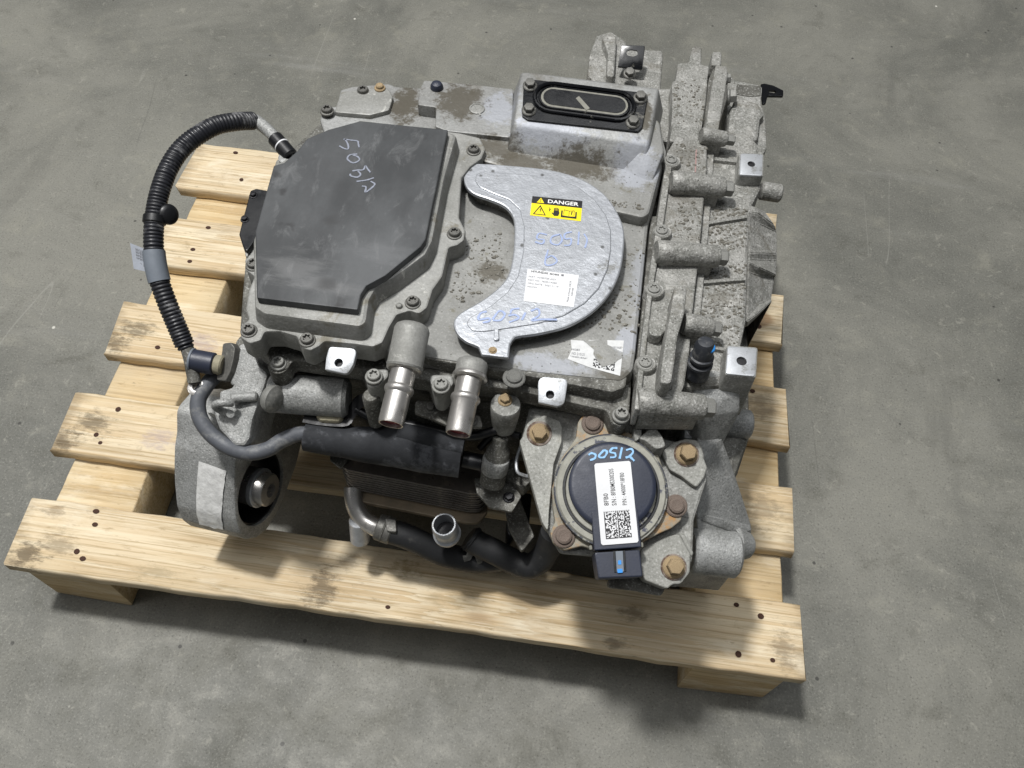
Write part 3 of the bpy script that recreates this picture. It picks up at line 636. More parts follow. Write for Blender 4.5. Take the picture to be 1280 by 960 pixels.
BL2 = [[(0.5801, 0.2163), (0.5743, 0.213), (0.5736, 0.205), (0.5832, 0.2084), (0.5841, 0.2048), (0.5782, 0.202)], [(0.5871, 0.2075), (0.5922, 0.2188), (0.5982, 0.216), (0.5952, 0.208), (0.5876, 0.2063)], [(0.6117, 0.2252), (0.6045, 0.2226), (0.6035, 0.2173)], [(0.6018, 0.2145), (0.6083, 0.2167), (0.6124, 0.2131), (0.6037, 0.2066)], [(0.6182, 0.2211), (0.6159, 0.2114)], [(0.6232, 0.2238), (0.6299, 0.2277), (0.6319, 0.22), (0.6253, 0.2124), (0.6354, 0.2153), (0.6502, 0.2174)]]
strokes('faint_blue_number', lid, [[(x, y, .3575) for x, y in q] for q in BL2], .0011, 'blue_faint', UP)

# warning label
Z = .3575
S = Sheet(*[(x, y, Z) for x, y in [(0.6058, 0.38), (0.6607, 0.3818), (0.6617, 0.3521), (0.6066, 0.3517)]], UP)
wl = sheet_part('warning_label', S, 'yellow', U); wl['label'] = 'yellow and black danger label on the silver lid'
flat_print(wl, S, [[(0, 0), (1, 0), (1, .36), (0, .36)]], 'ink', 'label_band')
text_print(wl, S, 'DANGER', .32, .1, .93, .29, 'white_ink', lift=.0009, bold=.02)
flat_print(wl, S, [[(.175, .05), (.25, .32), (.10, .32)]], 'yellow', lift=.0009)
flat_print(wl, S, [[(.168, .12), (.182, .12), (.18, .23), (.17, .23)], [(.168, .25), (.182, .25), (.182, .28), (.168, .28)]], 'ink', lift=.0011)
def tri_outline(cx, top, bot, hw, t=.02):
    o = [(cx, top), (cx + hw, bot), (cx - hw, bot)]; i = [(cx, top + .1), (cx + hw - .03, bot - .035), (cx - hw + .03, bot - .035)]
    return [[o[k], o[(k+1) % 3], i[(k+1) % 3], i[k]] for k in range(3)]
flat_print(wl, S, tri_outline(.18, .42, .93, .13) + [[(.2, .55), (.17, .68), (.19, .68), (.18, .85), (.21, .66), (.19, .66), (.21, .55)]], 'ink')
flat_print(wl, S, [[(.34, .5), (.36, .5), (.40, .6), (.37, .62), (.39, .7), (.37, .7), (.35, .6), (.38, .585)]], 'ink')
flat_print(wl, S, [[(.45, .64), (.55, .62), (.57, .72), (.55, .88), (.47, .9), (.41, .76), (.43, .73), (.45, .78)]] + [[(.452 + k * .027, .46 + abs(k - 1.5) * .03), (.472 + k * .027, .46 + abs(k - 1.5) * .03), (.474 + k * .027, .65), (.454 + k * .027, .65)] for k in range(4)], 'ink')
flat_print(wl, S, [[(.60, .58), (.63, .58), (.63, .82), (.76, .84), (.88, .82), (.88, .58), (.91, .58), (.91, .92), (.60, .92)], [(.65, .52), (.755, .56), (.755, .58), (.66, .55), (.66, .78), (.65, .78)], [(.86, .52), (.76, .56), (.76, .58), (.85, .55), (.85, .78), (.86, .78)], [(.752, .56), (.762, .56), (.762, .82), (.752, .82)], [(.80, .6), (.825, .57), (.815, .74), (.795, .75)]], 'ink')

# white rating label on the lid
S = Sheet(*[(x, y, Z) for x, y in [(0.6133, 0.2772), (0.6666, 0.2774), (0.665, 0.2354), (0.6145, 0.2351)]], UP)
rl = sheet_part('rating_label', S, 'label', U); rl['label'] = 'white rating label with small grey print on the lid'
text_print(rl, S, 'HYUNDAI', .08, .03, .40, .10, 'ink', bold=.02); text_print(rl, S, 'MOBIS', .44, .05, .62, .10, 'ink', bold=.02)
flat_print(rl, S, [[(.66, .04), (.71, .04), (.71, .1), (.66, .1)]], 'ink_soft')
for k, (tx, e) in enumerate((('PART : INVERTER ASSY', .58), ('PART NO : 36600-1XAB0', .60), ('MFG DATE : 2021.11.19', .64), ('MICOM', .22))): text_print(rl, S, tx, .04, .21 + .105 * k, e, .26 + .105 * k, 'ink_soft')
text_print(rl, S, 'Made in Korea 21K19', .84, .22, .88, .86, 'ink_soft', rot=True); text_print(rl, S, '366001XAB0', .91, .42, .94, .68, 'ink_soft', rot=True)

# torn label by the front right corner of the cover
Z2 = .3362
S = Sheet(*[(x, y, Z2) for x, y in [(0.6665, 0.2105), (0.7198, 0.219), (0.7187, 0.1752), (0.6654, 0.181)]], UP)
tl = sheet_part('torn_label', S, 'label_old', U, uv=[(0, 0), (.2, .03), (.5, .0), (1, .02), (1, 1), (.45, .95), (0, .80), (.05, .4)], thick=.0003)
flat_print(tl, S, [[(.2, -.02), (.36, .04), (.68, -.02), (.7, .16), (.76, .2), (.9, .3), (1.01, .36), (1.01, .5), (.92, .6), (.86, .72), (.78, .76), (.66, .86), (.56, .72), (.46, .5), (.46, .34), (.33, .16)]], 'cover', 'dirt_crust', .0007)
flat_print(tl, S, [[(.48 + i * .02, .64 + j * .03), (.5 + i * .02, .64 + j * .03), (.5 + i * .02, .67 + j * .03), (.48 + i * .02, .67 + j * .03)] for i in range(20) for j in range(9) if random.random() < .5], 'ink', 'printed_cells', .0006)
tl['label'] = 'torn and dirty white label on the dusty cover'
text_print(tl, S, 'MOBIS', .05, .36, .2, .43, 'ink_soft'); text_print(tl, S, 'NO 210121', .06, .5, .3, .6, 'ink_soft'); text_print(tl, S, '*3660018XA*', .04, .64, .36, .7, 'ink_soft'); text_print(tl, S, '366001XAB0', .76, .2, .97, .26, 'ink_soft')
# machined tabs on the front wall and the gearbox
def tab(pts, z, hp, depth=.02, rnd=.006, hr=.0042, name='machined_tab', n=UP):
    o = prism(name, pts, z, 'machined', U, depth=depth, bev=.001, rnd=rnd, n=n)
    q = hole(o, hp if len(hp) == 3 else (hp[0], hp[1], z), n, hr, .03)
    lathe('hole_shade_disc', Vector(hp if len(hp) == 3 else (hp[0], hp[1], z)) - Vector(n) * depth * .85, n, [(0, hr * .98), (.0004, 0)], 'ink', q, 16)  # black disc paints the darkness inside the drilled hole
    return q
TN = (0.0, -0.3489, 0.9371)
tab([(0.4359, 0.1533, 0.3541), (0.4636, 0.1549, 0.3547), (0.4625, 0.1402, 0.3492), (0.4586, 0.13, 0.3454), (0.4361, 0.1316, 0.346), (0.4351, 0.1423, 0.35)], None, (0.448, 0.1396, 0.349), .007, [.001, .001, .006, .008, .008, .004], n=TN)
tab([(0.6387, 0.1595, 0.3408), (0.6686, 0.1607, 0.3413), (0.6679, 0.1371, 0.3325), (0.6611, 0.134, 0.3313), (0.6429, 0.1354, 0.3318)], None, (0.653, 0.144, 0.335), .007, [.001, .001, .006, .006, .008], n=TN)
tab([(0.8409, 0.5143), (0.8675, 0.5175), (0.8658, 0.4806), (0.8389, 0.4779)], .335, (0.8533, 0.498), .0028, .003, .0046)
hole(prism('pad_post', [(0.8397, 0.5172), (0.8692, 0.5206), (0.8674, 0.4814), (0.8381, 0.478)], .3335, 'cast', U, depth=.06, bev=.001, rnd=.003, draft=.002), (*(0.8533, 0.498), .3335), UP, .0046, .02)
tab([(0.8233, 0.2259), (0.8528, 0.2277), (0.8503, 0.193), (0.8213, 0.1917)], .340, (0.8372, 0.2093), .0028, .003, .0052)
hole(prism('pad_post', [(0.8229, 0.2279), (0.8543, 0.2299), (0.8517, 0.1928), (0.8206, 0.1912)], .3385, 'cast', U, depth=.07, bev=.001, rnd=.003, draft=.003), (*(0.8372, 0.2093), .3385), UP, .0052, .02)

# coolant pipes
def spigot(dome0, dome1, end, rd, rp, name):
    a, b, e = Vector(dome0), Vector(dome1), Vector(end); d = (b - a); L1 = d.length
    o = lathe(name, a, d, [(-rd * .42, 0), (-rd * .38, rd * .6), (-rd * .22, rd * .88), (0, rd * .98), (L1 - .004, rd * .98), (L1 - .002, rd * 1.02), (L1, rd * .98)], 'flange', U, 32)
    ax = e - b; L2 = ax.length
    lathe('collar', b, ax, [(-.003, rp * 1.25), (0, rp * 1.38), (.002, rp * 1.38), (.0035, rp * 1.2)], 'pipe', o, 32)
    lathe('pipe', b, ax, [(-.002, rp * .98), (L2 * .33, rp * .98), (L2 * .36, rp * 1.12), (L2 * .40, rp * 1.16), (L2 * .44, rp * 1.1), (L2 * .47, rp * .99), (L2 - .003, rp * .99), (L2, rp * .93), (L2, rp * .84), (L2 - .022, rp * .84)], 'pipe', o, 32)
    lathe('bore', e - ax.normalized() * .0035, ax, [(0, rp * .83), (.0008, 0)], 'pipe_in', o, 24)
    return o
spigot((0.5132, 0.1767, 0.366), (0.5119, 0.1415, 0.352), (0.5096, 0.0855, 0.34), .0176, .0124, 'coolant_spigot')
spigot((0.5743, 0.162, 0.343), (0.5737, 0.1507, 0.338), (0.5715, 0.0925, 0.326), .0158, .0126, 'coolant_spigot')
for q in ([(0.4704, 0.1471), (0.4918, 0.1517), (0.4945, 0.1438), (0.4898, 0.1337), (0.485, 0.1283), (0.4771, 0.1283), (0.4734, 0.1358)], [(0.5318, 0.151), (0.5549, 0.1551), (0.5589, 0.1459), (0.5544, 0.1358), (0.5515, 0.1296), (0.5437, 0.1296), (0.5382, 0.1379)]):
    prism('bolt_ear', q, .331, 'flange', U, depth=.03, bev=.002, rnd=.006)
bolt(U, (0.4813, 0.138, 0.334), r=.0088, mat='bolt_pale'); bolt(U, (0.5472, 0.1385, 0.333), r=.0092, mat='bolt_pale')
bolt(U, (0.6161, 0.1576, 0.334), r=.0112, kind='flat', mat='cast', name='round_plug')
ear = lathe('bolt_boss', (0.6104, 0.1441, 0.306), (0, .1, 1), [(-.04, .012), (-.02, .0145), (-.002, .0155), (0, .0145)], 'cast', U)
prism('boss_web', [(0.5961, 0.1627), (0.6019, 0.1649), (0.623, 0.1598), (0.6216, 0.1476), (0.6121, 0.1356), (0.6005, 0.1396)], .303, 'cast', U, depth=.03, bev=.002, rnd=.006)
bolt(U, (0.6093, 0.1479, 0.3065), r=.0072, kind='hex', mat='rust')

# front of the motor case, left of the pipes
rod('coolant_boss', (0.3636, 0.142, 0.27), (0.4455, 0.1479, 0.27), .0215, 'cast_clean', U, ch=.004)
lathe('boss_plug', (0.3741, 0.1247, 0.288), (.9, -.3, .2), [(-.004, .013), (0, .0145), (.004, .0145), (.005, .012), (.008, .008), (.008, 0)], 'bolt_pale', U)
lathe('bolt_sleeve', (0.379, 0.1495, 0.314), (0, 0, -1), [(0, .0105), (.03, .011), (.034, .009)], 'cast_dark', U)
prism('tan_foam_plug', [(0.4142, 0.1253), (0.4171, 0.1343), (0.4268, 0.1382), (0.4376, 0.1375), (0.4433, 0.1298), (0.4411, 0.1234), (0.4205, 0.1214)], .262, 'tan', U, depth=.03, bev=.004, rnd=.006)
finish('bent_bracket', tube_bm(smooth_path([Vector(p) for p in [(0.4019, 0.1247, 0.258), (0.4185, 0.125, 0.256), (0.4436, 0.1272, 0.256), (0.4478, 0.1328, 0.258), (0.4565, 0.143, 0.27), (0.463, 0.1446, 0.275), (0.473, 0.1425, 0.275)]], 5), .0065, 4, flat=.16), 'ink', U)
for x, y, z, r in [(0.4779, 0.1294, 0.28, 0.012)]: lathe('bolt_sleeve', (x, y, z), (0, 0, 1), [(-.02, .008), (.03, .009), (.034, .007)], 'cast_dark', U)

# mount arm on the left, running down to the bushing
NA = (-0.1002, -0.4208, 0.9016)
arm = prism('mount_arm', [(0.3364, 0.1849, 0.2903), (0.3395, 0.176, 0.2865), (0.3469, 0.1646, 0.282), (0.3584, 0.158, 0.2802), (0.3569, 0.1467, 0.2747), (0.3537, 0.1308, 0.267), (0.3503, 0.1127, 0.2582), (0.3507, 0.095, 0.2499), (0.3471, 0.0876, 0.2461), (0.3357, 0.0873, 0.2447), (0.3162, 0.1014, 0.2491), (0.3077, 0.1142, 0.2541), (0.3059, 0.123, 0.258), (0.3102, 0.13, 0.2618), (0.3086, 0.1378, 0.2652), (0.3232, 0.1422, 0.2689), (0.3214, 0.1511, 0.2728), (0.3198, 0.1714, 0.2821), (0.3208, 0.1851, 0.2887)], None, 'cast_clean', U, n=NA, depth=.05, bev=.003, rnd=.006)
lathe('arm_plug', (0.3474, 0.1223, 0.225), (.85, -.5, .15), [(-.01, .012), (0, .0125), (.001, .011), (.0005, 0)], 'cast_dark', U)
prism('arm_web', [(.30, .20), (.42, .17), (.45, .30), (.36, .34)], .26, 'cast_dark', U, depth=.2, bev=.004, rnd=.01)
hull('arm_neck', [(0.2936, 0.1273, 0.235), (0.3479, 0.1028, 0.232), (0.2535, 0.1652, 0.16), (0.3332, 0.1397, 0.16), (0.2926, 0.1553, 0.13), (0.2369, 0.1746, 0.13)], 'cast_clean', U, .004)
eye = Vector((0.3227, 0.1216, 0.272))
finish('hose_clip', tube_bm([eye + Vector((math.cos(t) * .0085, -.3 * math.sin(t) * .0085, math.sin(t) * .0085)) + Vector((.0, -.002 * t, 0)) for t in [.4 + i * .27 for i in range(21)]], .0042, 10), 'cast_clean', U)
rod('clip_stud', eye + Vector((.004, .006, 0)), eye + Vector((.03, .012, 0)), .005, 'cast_clean', U)

# bushing carrier
NB = (0.9711, -0.1738, 0.1636)
bc = prism('bushing_carrier', [(0.3198, 0.096, 0.1867), (0.3197, 0.0825, 0.1727), (0.32, 0.0681, 0.1556), (0.321, 0.0502, 0.1304), (0.3234, 0.0427, 0.1087), (0.3269, 0.0438, 0.0888), (0.3313, 0.053, 0.0722), (0.3367, 0.0708, 0.0594), (0.342, 0.0974, 0.056), (0.3464, 0.126, 0.0604), (0.3503, 0.1542, 0.0669), (0.3528, 0.1795, 0.0794), (0.3512, 0.2043, 0.1149), (0.3383, 0.1846, 0.1709), (0.3261, 0.1545, 0.2115), (0.3203, 0.1278, 0.2174), (0.3205, 0.1109, 0.1978)], None, 'cast_clean', U, n=NB, depth=.078, bev=.004, rnd=.012, draft=.002)
b0 = Vector((0.3323, 0.0991, 0.1154)); nb = Vector(NB)
bc = cut(bc, [lathe_bm(b0 + nb * .01, -nb, [(0, .0455), (.06, .0455)], 48)])
lathe('rubber_bush', b0 - nb * .05, nb, [(0, .0453), (.046, .0453), (.046, .0430), (.03, .0425), (.02, .040), (.012, .030), (.012, 0)], 'plastic', U, 40)
slv = lathe('bushing_sleeve', b0 - nb * .04, nb, [(0, .0225), (.036, .0225), (.038, .022), (.038, .021), (.04, .02), (.05, .02), (.052, .0185), (.053, .0085), (.047, .0078), (.03, .0078), (.03, 0)], 'pipe', U, 32)
lathe('sleeve_ring', b0 - nb * .006, nb, [(0, .0227), (.001, .0238), (.006, .0238), (.007, .0227)], 'machined', slv, 32)
# foil tape on the carrier's flank
ax_ = nb; up_ = Vector((0, 0, 1)); side = ax_.cross(up_).normalized()
TP = [(0.2747, 0.0951, 0.175), (0.3091, 0.0862, 0.178), (0.3005, 0.0396, 0.108), (0.291, 0.0358, 0.1), (0.2672, 0.0356, 0.1), (0.2656, 0.0591, 0.122)]

# tape follows the flank: laid a little above the carrier by projecting onto its mesh
def drape(name, quad, nu, nv, mat, parent, target, lift=.0012, crumple=.0006):
    bm = bmesh.new(); t = target.data; inv = WM[target].inverted()
    from mathutils.bvhtree import BVHTree
    tb = bmesh.new(); tb.from_mesh(t); bv = BVHTree.FromBMesh(tb); g = []
    A, B, C_, D = [Vector(q) for q in quad]
    for j in range(nv + 1):
        row = []
        for i in range(nu + 1):
            u, v = i / nu, j / nv; p = (A * (1 - u) + B * u) * (1 - v) + (D * (1 - u) + C_ * u) * v
            hit = bv.find_nearest(inv @ p)
            q = WM[target] @ (hit[0] + hit[1] * (lift + random.uniform(-1, 1) * crumple)) if hit[0] is not None else p
            row.append(bm.verts.new(q))
        g.append(row)
    for j in range(nv):
        for i in range(nu): bm.faces.new((g[j][i], g[j][i+1], g[j+1][i+1], g[j+1][i]))
    tb.free(); return finish(name, bm, mat, parent, 60)
# hoses at the front
tube('breather_hose', [(0.2965, 0.1567, 0.262), (0.2921, 0.1438, 0.262), (0.2878, 0.1276, 0.258), (0.2927, 0.1114, 0.25), (0.3076, 0.0973, 0.243), (0.3282, 0.0878, 0.238), (0.3486, 0.0859, 0.235), (0.3671, 0.0926, 0.235), (0.38, 0.1035, 0.238), (0.3951, 0.1125, 0.24), (0.4112, 0.1169, 0.24)], .0082, 'rubber_grey', U)
foam = tube('foam_sleeve', [(0.4039, 0.1139, 0.238), (0.4356, 0.1132, 0.236), (0.4695, 0.1146, 0.234), (0.5029, 0.1189, 0.232), (0.5367, 0.1213, 0.23), (0.5684, 0.1223, 0.228)], lambda t: .0165 + .009 * min(1, max(0, (t - .25) * 2)), 'foam', U, seg=18, flat=1.1)
tube('foam_flap', [(0.5027, 0.1264, 0.25), (0.5374, 0.123, 0.252), (0.5714, 0.1217, 0.25)], .012, 'foam', U)
st = rod('hose_stub', (0.5695, 0.1158, 0.228), (0.5919, 0.1154, 0.226), .0085, 'plastic', U)
ft = lathe('pipe_fitting', (0.6086, 0.1304, 0.262), Vector((0.6042, 0.1038, 0.205)) - Vector((0.6086, 0.1304, 0.262)), [(0, .008), (.012, .0085), (.018, .0125), (.045, .0135), (.062, .0135), (.064, .011)], 'cast_dark', U)
lathe('fitting_band', (0.6058, 0.1135, 0.232), Vector((0.6042, 0.1038, 0.205)) - Vector((0.6086, 0.1304, 0.262)), [(-.008, .0137), (-.007, .0143), (.008, .0143), (.009, .0137)], 'cast_clean', ft)
prism('dark_bracket', [(0.6231, 0.1424), (0.6274, 0.1431), (0.6311, 0.1238), (0.6414, 0.1205), (0.6463, 0.1164), (0.6389, 0.1057), (0.6205, 0.1125), (0.6124, 0.1234)], .2, 'cast_dark', U, depth=.02, bev=.001, rnd=.002)
finish('wire_clip', tube_bm(smooth_path([Vector(p) for p in [(0.6345, 0.164, 0.25), (0.6321, 0.1419, 0.245), (0.6273, 0.1262, 0.23), (0.6294, 0.1124, 0.225), (0.6362, 0.1101, 0.222), (0.6427, 0.1105, 0.22)]], 5), .0018, 6), 'machined', U)
prism('dark_stay', [(0.6287, 0.1461), (0.648, 0.1477), (0.6499, 0.1025), (0.6269, 0.089), (0.6225, 0.1035)], .1, 'plastic', U, depth=.05, bev=.002, rnd=.004)

tube('wire_harness', [(0.4542, 0.1393, 0.262), (0.4764, 0.1334, 0.258), (0.506, 0.1333, 0.256), (0.5407, 0.1298, 0.258), (0.575, 0.1262, 0.262), (0.5967, 0.1309, 0.268), (0.6183, 0.1417, 0.275)], .0048, 'plastic', U)
tube('wire_harness', [(0.5873, 0.1283, 0.235), (0.5965, 0.1343, 0.248), (0.6092, 0.1385, 0.258), (0.6281, 0.1344, 0.262)], .0036, 'plastic', U)
br_ = prism('pipe_bracket', [(0.5178, 0.1471), (0.541, 0.1478), (0.5522, 0.1409), (0.5855, 0.1385), (0.5907, 0.1261), (0.5554, 0.1225), (0.5346, 0.1287), (0.5192, 0.132)], .285, 'cast_dark', U, depth=.004, bev=.0006, rnd=.003)
bolt(br_, (0.5343, 0.1391, 0.285), r=.006, kind='hex', mat='bolt'); bolt(br_, (0.5784, 0.1317, 0.285), r=.006, kind='hex', mat='bolt')
br_ = prism('hose_bracket', [(0.5823, 0.1155), (0.625, 0.1141), (0.6374, 0.1006), (0.6296, 0.0805), (0.605, 0.0824), (0.5887, 0.097)], .19, 'cast_dark', U, depth=.004, bev=.0006, rnd=.003)
bolt(br_, (0.6239, 0.0966, 0.19), r=.0065, kind='hex', mat='bolt_black')
prism('side_stay', [(0.6137, 0.1314), (0.6348, 0.1304), (0.6573, 0.0854), (0.6452, 0.0642), (0.6269, 0.0907)], .12, 'cast_dark', U, depth=.006, bev=.001, rnd=.003)
# oil cooler: a stack of separate plates
oc = prism('oil_cooler', [(0.4379, 0.139), (0.5903, 0.1335), (0.5909, 0.1175), (0.5819, 0.1063), (0.4348, 0.1138), (0.4291, 0.1293)], .168, 'cooler', U, depth=.052, bev=.001, rnd=.006)
CP = [(0.4271, 0.154), (0.4603, 0.1645), (0.5928, 0.1534), (0.5996, 0.1199), (0.5911, 0.1048), (0.5779, 0.1028), (0.4375, 0.1112), (0.4281, 0.1199)]
for k in range(9):
    z = .172 - k * .0062
    prism('cooler_plate', [(x + .0012 * (k % 2), y) for x, y in CP], z, 'cooler', oc, depth=.0028, bev=.0009, rnd=.01)
prism('cooler_base', [(x, y - .010) for x, y in CP], .1135, 'cooler_base', oc, depth=.006, bev=.001, rnd=.01)
bolt(oc, (0.5049, 0.1256, 0.172), r=.004, kind='cap', mat='bolt', name='rivet')
prism('cooler_bracket', [(0.4162, 0.1281), (0.4361, 0.1293), (0.4373, 0.1195), (0.4323, 0.1109), (0.4184, 0.1192)], .175, 'cast_dark', oc, depth=.004, bev=.0005, rnd=.002)
el = tube('elbow_pipe', [(0.4386, 0.1159, 0.118), (0.4408, 0.1056, 0.112), (0.4465, 0.0937, 0.105), (0.4567, 0.0842, 0.1), (0.4688, 0.079, 0.098), (0.4762, 0.0778, 0.096)], .0112, 'pipe', U, seg=20)
rod('pipe_stub', (0.4508, 0.0833, 0.1), (0.4513, 0.0711, 0.066), .0118, 'machined', U)
cl = rod('hose_clamp', (0.4732, 0.08, 0.096), (0.4923, 0.0764, 0.094), .0158, 'bolt', U)
prism('clamp_screw', [(0.4822, 0.0855), (0.4957, 0.0849), (0.4996, 0.07), (0.4881, 0.0696)], .112, 'bolt', cl, depth=.01, bev=.001, rnd=.002)
rod('clamp_band', (0.4809, 0.0787, 0.0955), (0.4847, 0.0779, 0.095), .0166, 'cast_dark', cl)
tube('cooler_hose', [(0.4848, 0.0774, 0.095), (0.5044, 0.0759, 0.09), (0.5239, 0.0737, 0.08), (0.5462, 0.0707, 0.066), (0.5685, 0.0704, 0.055), (0.5934, 0.072, 0.05), (0.613, 0.0762, 0.05), (0.6324, 0.0811, 0.055)], .0148, 'rubber', U, seg=18)
pt = Vector((0.5587, 0.0726, 0.118)); pe = Vector((0.5556, 0.0719, 0.15))
lathe('cooler_port', pt, pe - pt, [(-.004, .0135), (.001, .0145), (.003, .0160), (.006, .0160), (.008, .0138), (.020, .0136), (.022, .0146), (.025, .0146), (.027, .0136), ((pe - pt).length - .002, .0140), ((pe - pt).length, .0132), ((pe - pt).length, .0116), ((pe - pt).length - .025, .0116)], 'machined', U, 32)
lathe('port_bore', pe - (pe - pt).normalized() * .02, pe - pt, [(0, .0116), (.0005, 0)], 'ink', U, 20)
tube('return_hose', [(0.5825, 0.0862, 0.085), (0.5893, 0.0826, 0.082), (0.6125, 0.0771, 0.075), (0.6383, 0.0706, 0.068), (0.6559, 0.0674, 0.07), (0.6682, 0.0732, 0.08), (0.6755, 0.0819, 0.1), (0.6784, 0.0894, 0.13)], lambda t: .0152 if t > .04 else .0165, 'rubber', U, seg=18)
rod('hose_end', (0.5808, 0.0866, 0.086), (0.5871, 0.084, 0.083), .0168, 'rubber', U, ch=.004)
for q in ([(0.5858, 0.0732, 0.075), (0.5831, 0.0669, 0.07), (0.5776, 0.0655, 0.068)], [(0.5934, 0.0721, 0.074), (0.5982, 0.0656, 0.062)]):
    finish('clamp_ear', tube_bm([Vector(p) for p in q], .004, 4, flat=.3), 'bolt', U)

# ------------------------------------------------------------------ gearbox front plate and parking actuator
NP = (0.02, -0.2799, 0.9598)
fp = prism('gearbox_front_plate', [(0.6338, 0.1598, 0.2843), (0.6697, 0.1584, 0.2832), (0.7394, 0.1635, 0.2832), (0.7741, 0.1457, 0.2773), (0.8154, 0.1419, 0.2753), (0.8211, 0.1109, 0.2662), (0.8115, 0.0708, 0.2547), (0.813, 0.0332, 0.2437), (0.8012, 0.0064, 0.2361), (0.7683, 0.0062, 0.2367), (0.7538, 0.0249, 0.2425), (0.6832, 0.021, 0.2428), (0.6663, 0.0412, 0.249), (0.6297, 0.1186, 0.2724)], None, 'cast', U, n=NP, depth=.06, bev=.003, rnd=.006, draft=-.008)
l1 = prism('side_lug', [(0.6289, 0.1185, 0.2818), (0.6313, 0.1216, 0.2826), (0.6345, 0.1367, 0.2869), (0.6403, 0.1422, 0.2884), (0.6462, 0.1438, 0.2888), (0.6498, 0.147, 0.2896), (0.6667, 0.1433, 0.2882), (0.6694, 0.1377, 0.2865), (0.6709, 0.1229, 0.2822), (0.6658, 0.1005, 0.2757), (0.6672, 0.0544, 0.2623), (0.6687, 0.0358, 0.2568), (0.6617, 0.0442, 0.2594)], None, 'steel_grey', U, n=NP, depth=.018, bev=.001, rnd=.004)
l2 = prism('side_lug', [(0.7714, 0.1274, 0.2793), (0.7815, 0.1392, 0.2825), (0.7953, 0.1451, 0.2839), (0.8063, 0.1454, 0.2838), (0.8124, 0.1382, 0.2816), (0.8155, 0.1269, 0.2782), (0.8191, 0.1199, 0.2761), (0.8168, 0.11, 0.2733), (0.8101, 0.0986, 0.2701), (0.8029, 0.1022, 0.2713), (0.7942, 0.1073, 0.2729), (0.7818, 0.1119, 0.2745)], None, 'steel_grey', U, n=NP, depth=.02, bev=.0015, rnd=.006)
l3 = prism('side_lug', [(0.7608, 0.0355, 0.2485), (0.7829, 0.0498, 0.2522), (0.7971, 0.0548, 0.2534), (0.8101, 0.0374, 0.2481), (0.8107, 0.0204, 0.2431), (0.8026, 0.0083, 0.2397), (0.7943, 0.0071, 0.2396), (0.7905, 0.0021, 0.2382), (0.7668, 0.0073, 0.2402), (0.7626, 0.0176, 0.2433)], None, 'steel_grey', U, n=NP, depth=.02, bev=.0015, rnd=.006)
for q in ((0.6475, 0.128, 0.2841), (0.7969, 0.1296, 0.2794), (0.7944, 0.0229, 0.2442)): lathe('washer', q, NP, [(-.001, .0128), (.0008, .0128), (.0012, .0120)], 'rust_dark', U)
bolt(l1, (0.6475, 0.128, 0.2841), NP, .0105, 'hex', 'rust', 1.1); bolt(l2, (0.7969, 0.1296, 0.2794), NP, .0112, 'hex', 'rust', 1.3); bolt(l3, (0.7944, 0.0229, 0.2442), NP, .0112, 'hex', 'rust', 1.3)
prism('lug_web', [(0.7974, 0.0556, 0.2516), (0.802, 0.0573, 0.252), (0.8131, 0.0395, 0.2465), (0.8114, 0.0352, 0.2453)], None, 'steel_grey', U, n=NP, depth=.03, bev=.001, rnd=.002)
prism('lug_foot', [(0.7348, 0.0105, 0.2189), (0.769, 0.0174, 0.2202), (0.7922, 0.0101, 0.2175), (0.7884, 0.0028, 0.2155), (0.7636, 0.004, 0.2164), (0.7356, 0.0032, 0.2167)], None, 'cast_dark', U, n=NP, depth=.012, bev=.001, rnd=.003)
prism('gasket_flap', [(0.752, 0.1775, 0.2839), (0.7664, 0.1684, 0.2809), (0.7671, 0.1377, 0.272), (0.7563, 0.1339, 0.2711), (0.7484, 0.1459, 0.2748)], None, 'cast', U, n=NP, depth=.02, bev=.002, rnd=.004)

AC = Vector((0.7239, 0.0799, 0.2748))
ab = prism('actuator_base', [(0.6845, 0.1259, 0.289), (0.6846, 0.1418, 0.2936), (0.6904, 0.1523, 0.2966), (0.7032, 0.1561, 0.2974), (0.7118, 0.1517, 0.296), (0.7231, 0.1413, 0.2927), (0.7479, 0.1359, 0.2906), (0.7674, 0.122, 0.2861), (0.7786, 0.0983, 0.279), (0.7798, 0.085, 0.2751), (0.7914, 0.0771, 0.2725), (0.7959, 0.0702, 0.2704), (0.7962, 0.0627, 0.2682), (0.7875, 0.054, 0.2659), (0.7764, 0.0477, 0.2643), (0.7581, 0.035, 0.2609), (0.7285, 0.0216, 0.2577), (0.7028, 0.0253, 0.2593), (0.6861, 0.0189, 0.2578), (0.6747, 0.0241, 0.2595), (0.6705, 0.0337, 0.2624), (0.6741, 0.0436, 0.2652), (0.6705, 0.0562, 0.269), (0.6671, 0.0748, 0.2744), (0.6714, 0.1024, 0.2824)], None, 'rust_lug', U, n=NP, depth=.008, bev=.001, rnd=.006)
lathe('actuator_ring', AC - Vector(NP) * .002, NP, [(0, .0545), (.003, .0555), (.009, .0548), (.0115, .0525), (.0115, .0475), (.0095, .0462), (.0095, .0445), (.0105, .0435), (.0105, 0)], 'ring_grey', U, 56)
for q in ([(0.6991, 0.1423, 0.2935)], [(0.6841, 0.0316, 0.2615)], [(0.7895, 0.075, 0.272)]): bolt(ab, q[0], NP, .0112, 'flat', 'rust_dark', 1.0)
finish('ring_groove', tube_bm([AC + Vector(NP) * .0085 + (frame(NP)[0] * math.cos(k * math.pi / 28) + frame(NP)[1] * math.sin(k * math.pi / 28)) * .0462 for k in range(58)], .0019, 6, caps=False), 'plastic', U)
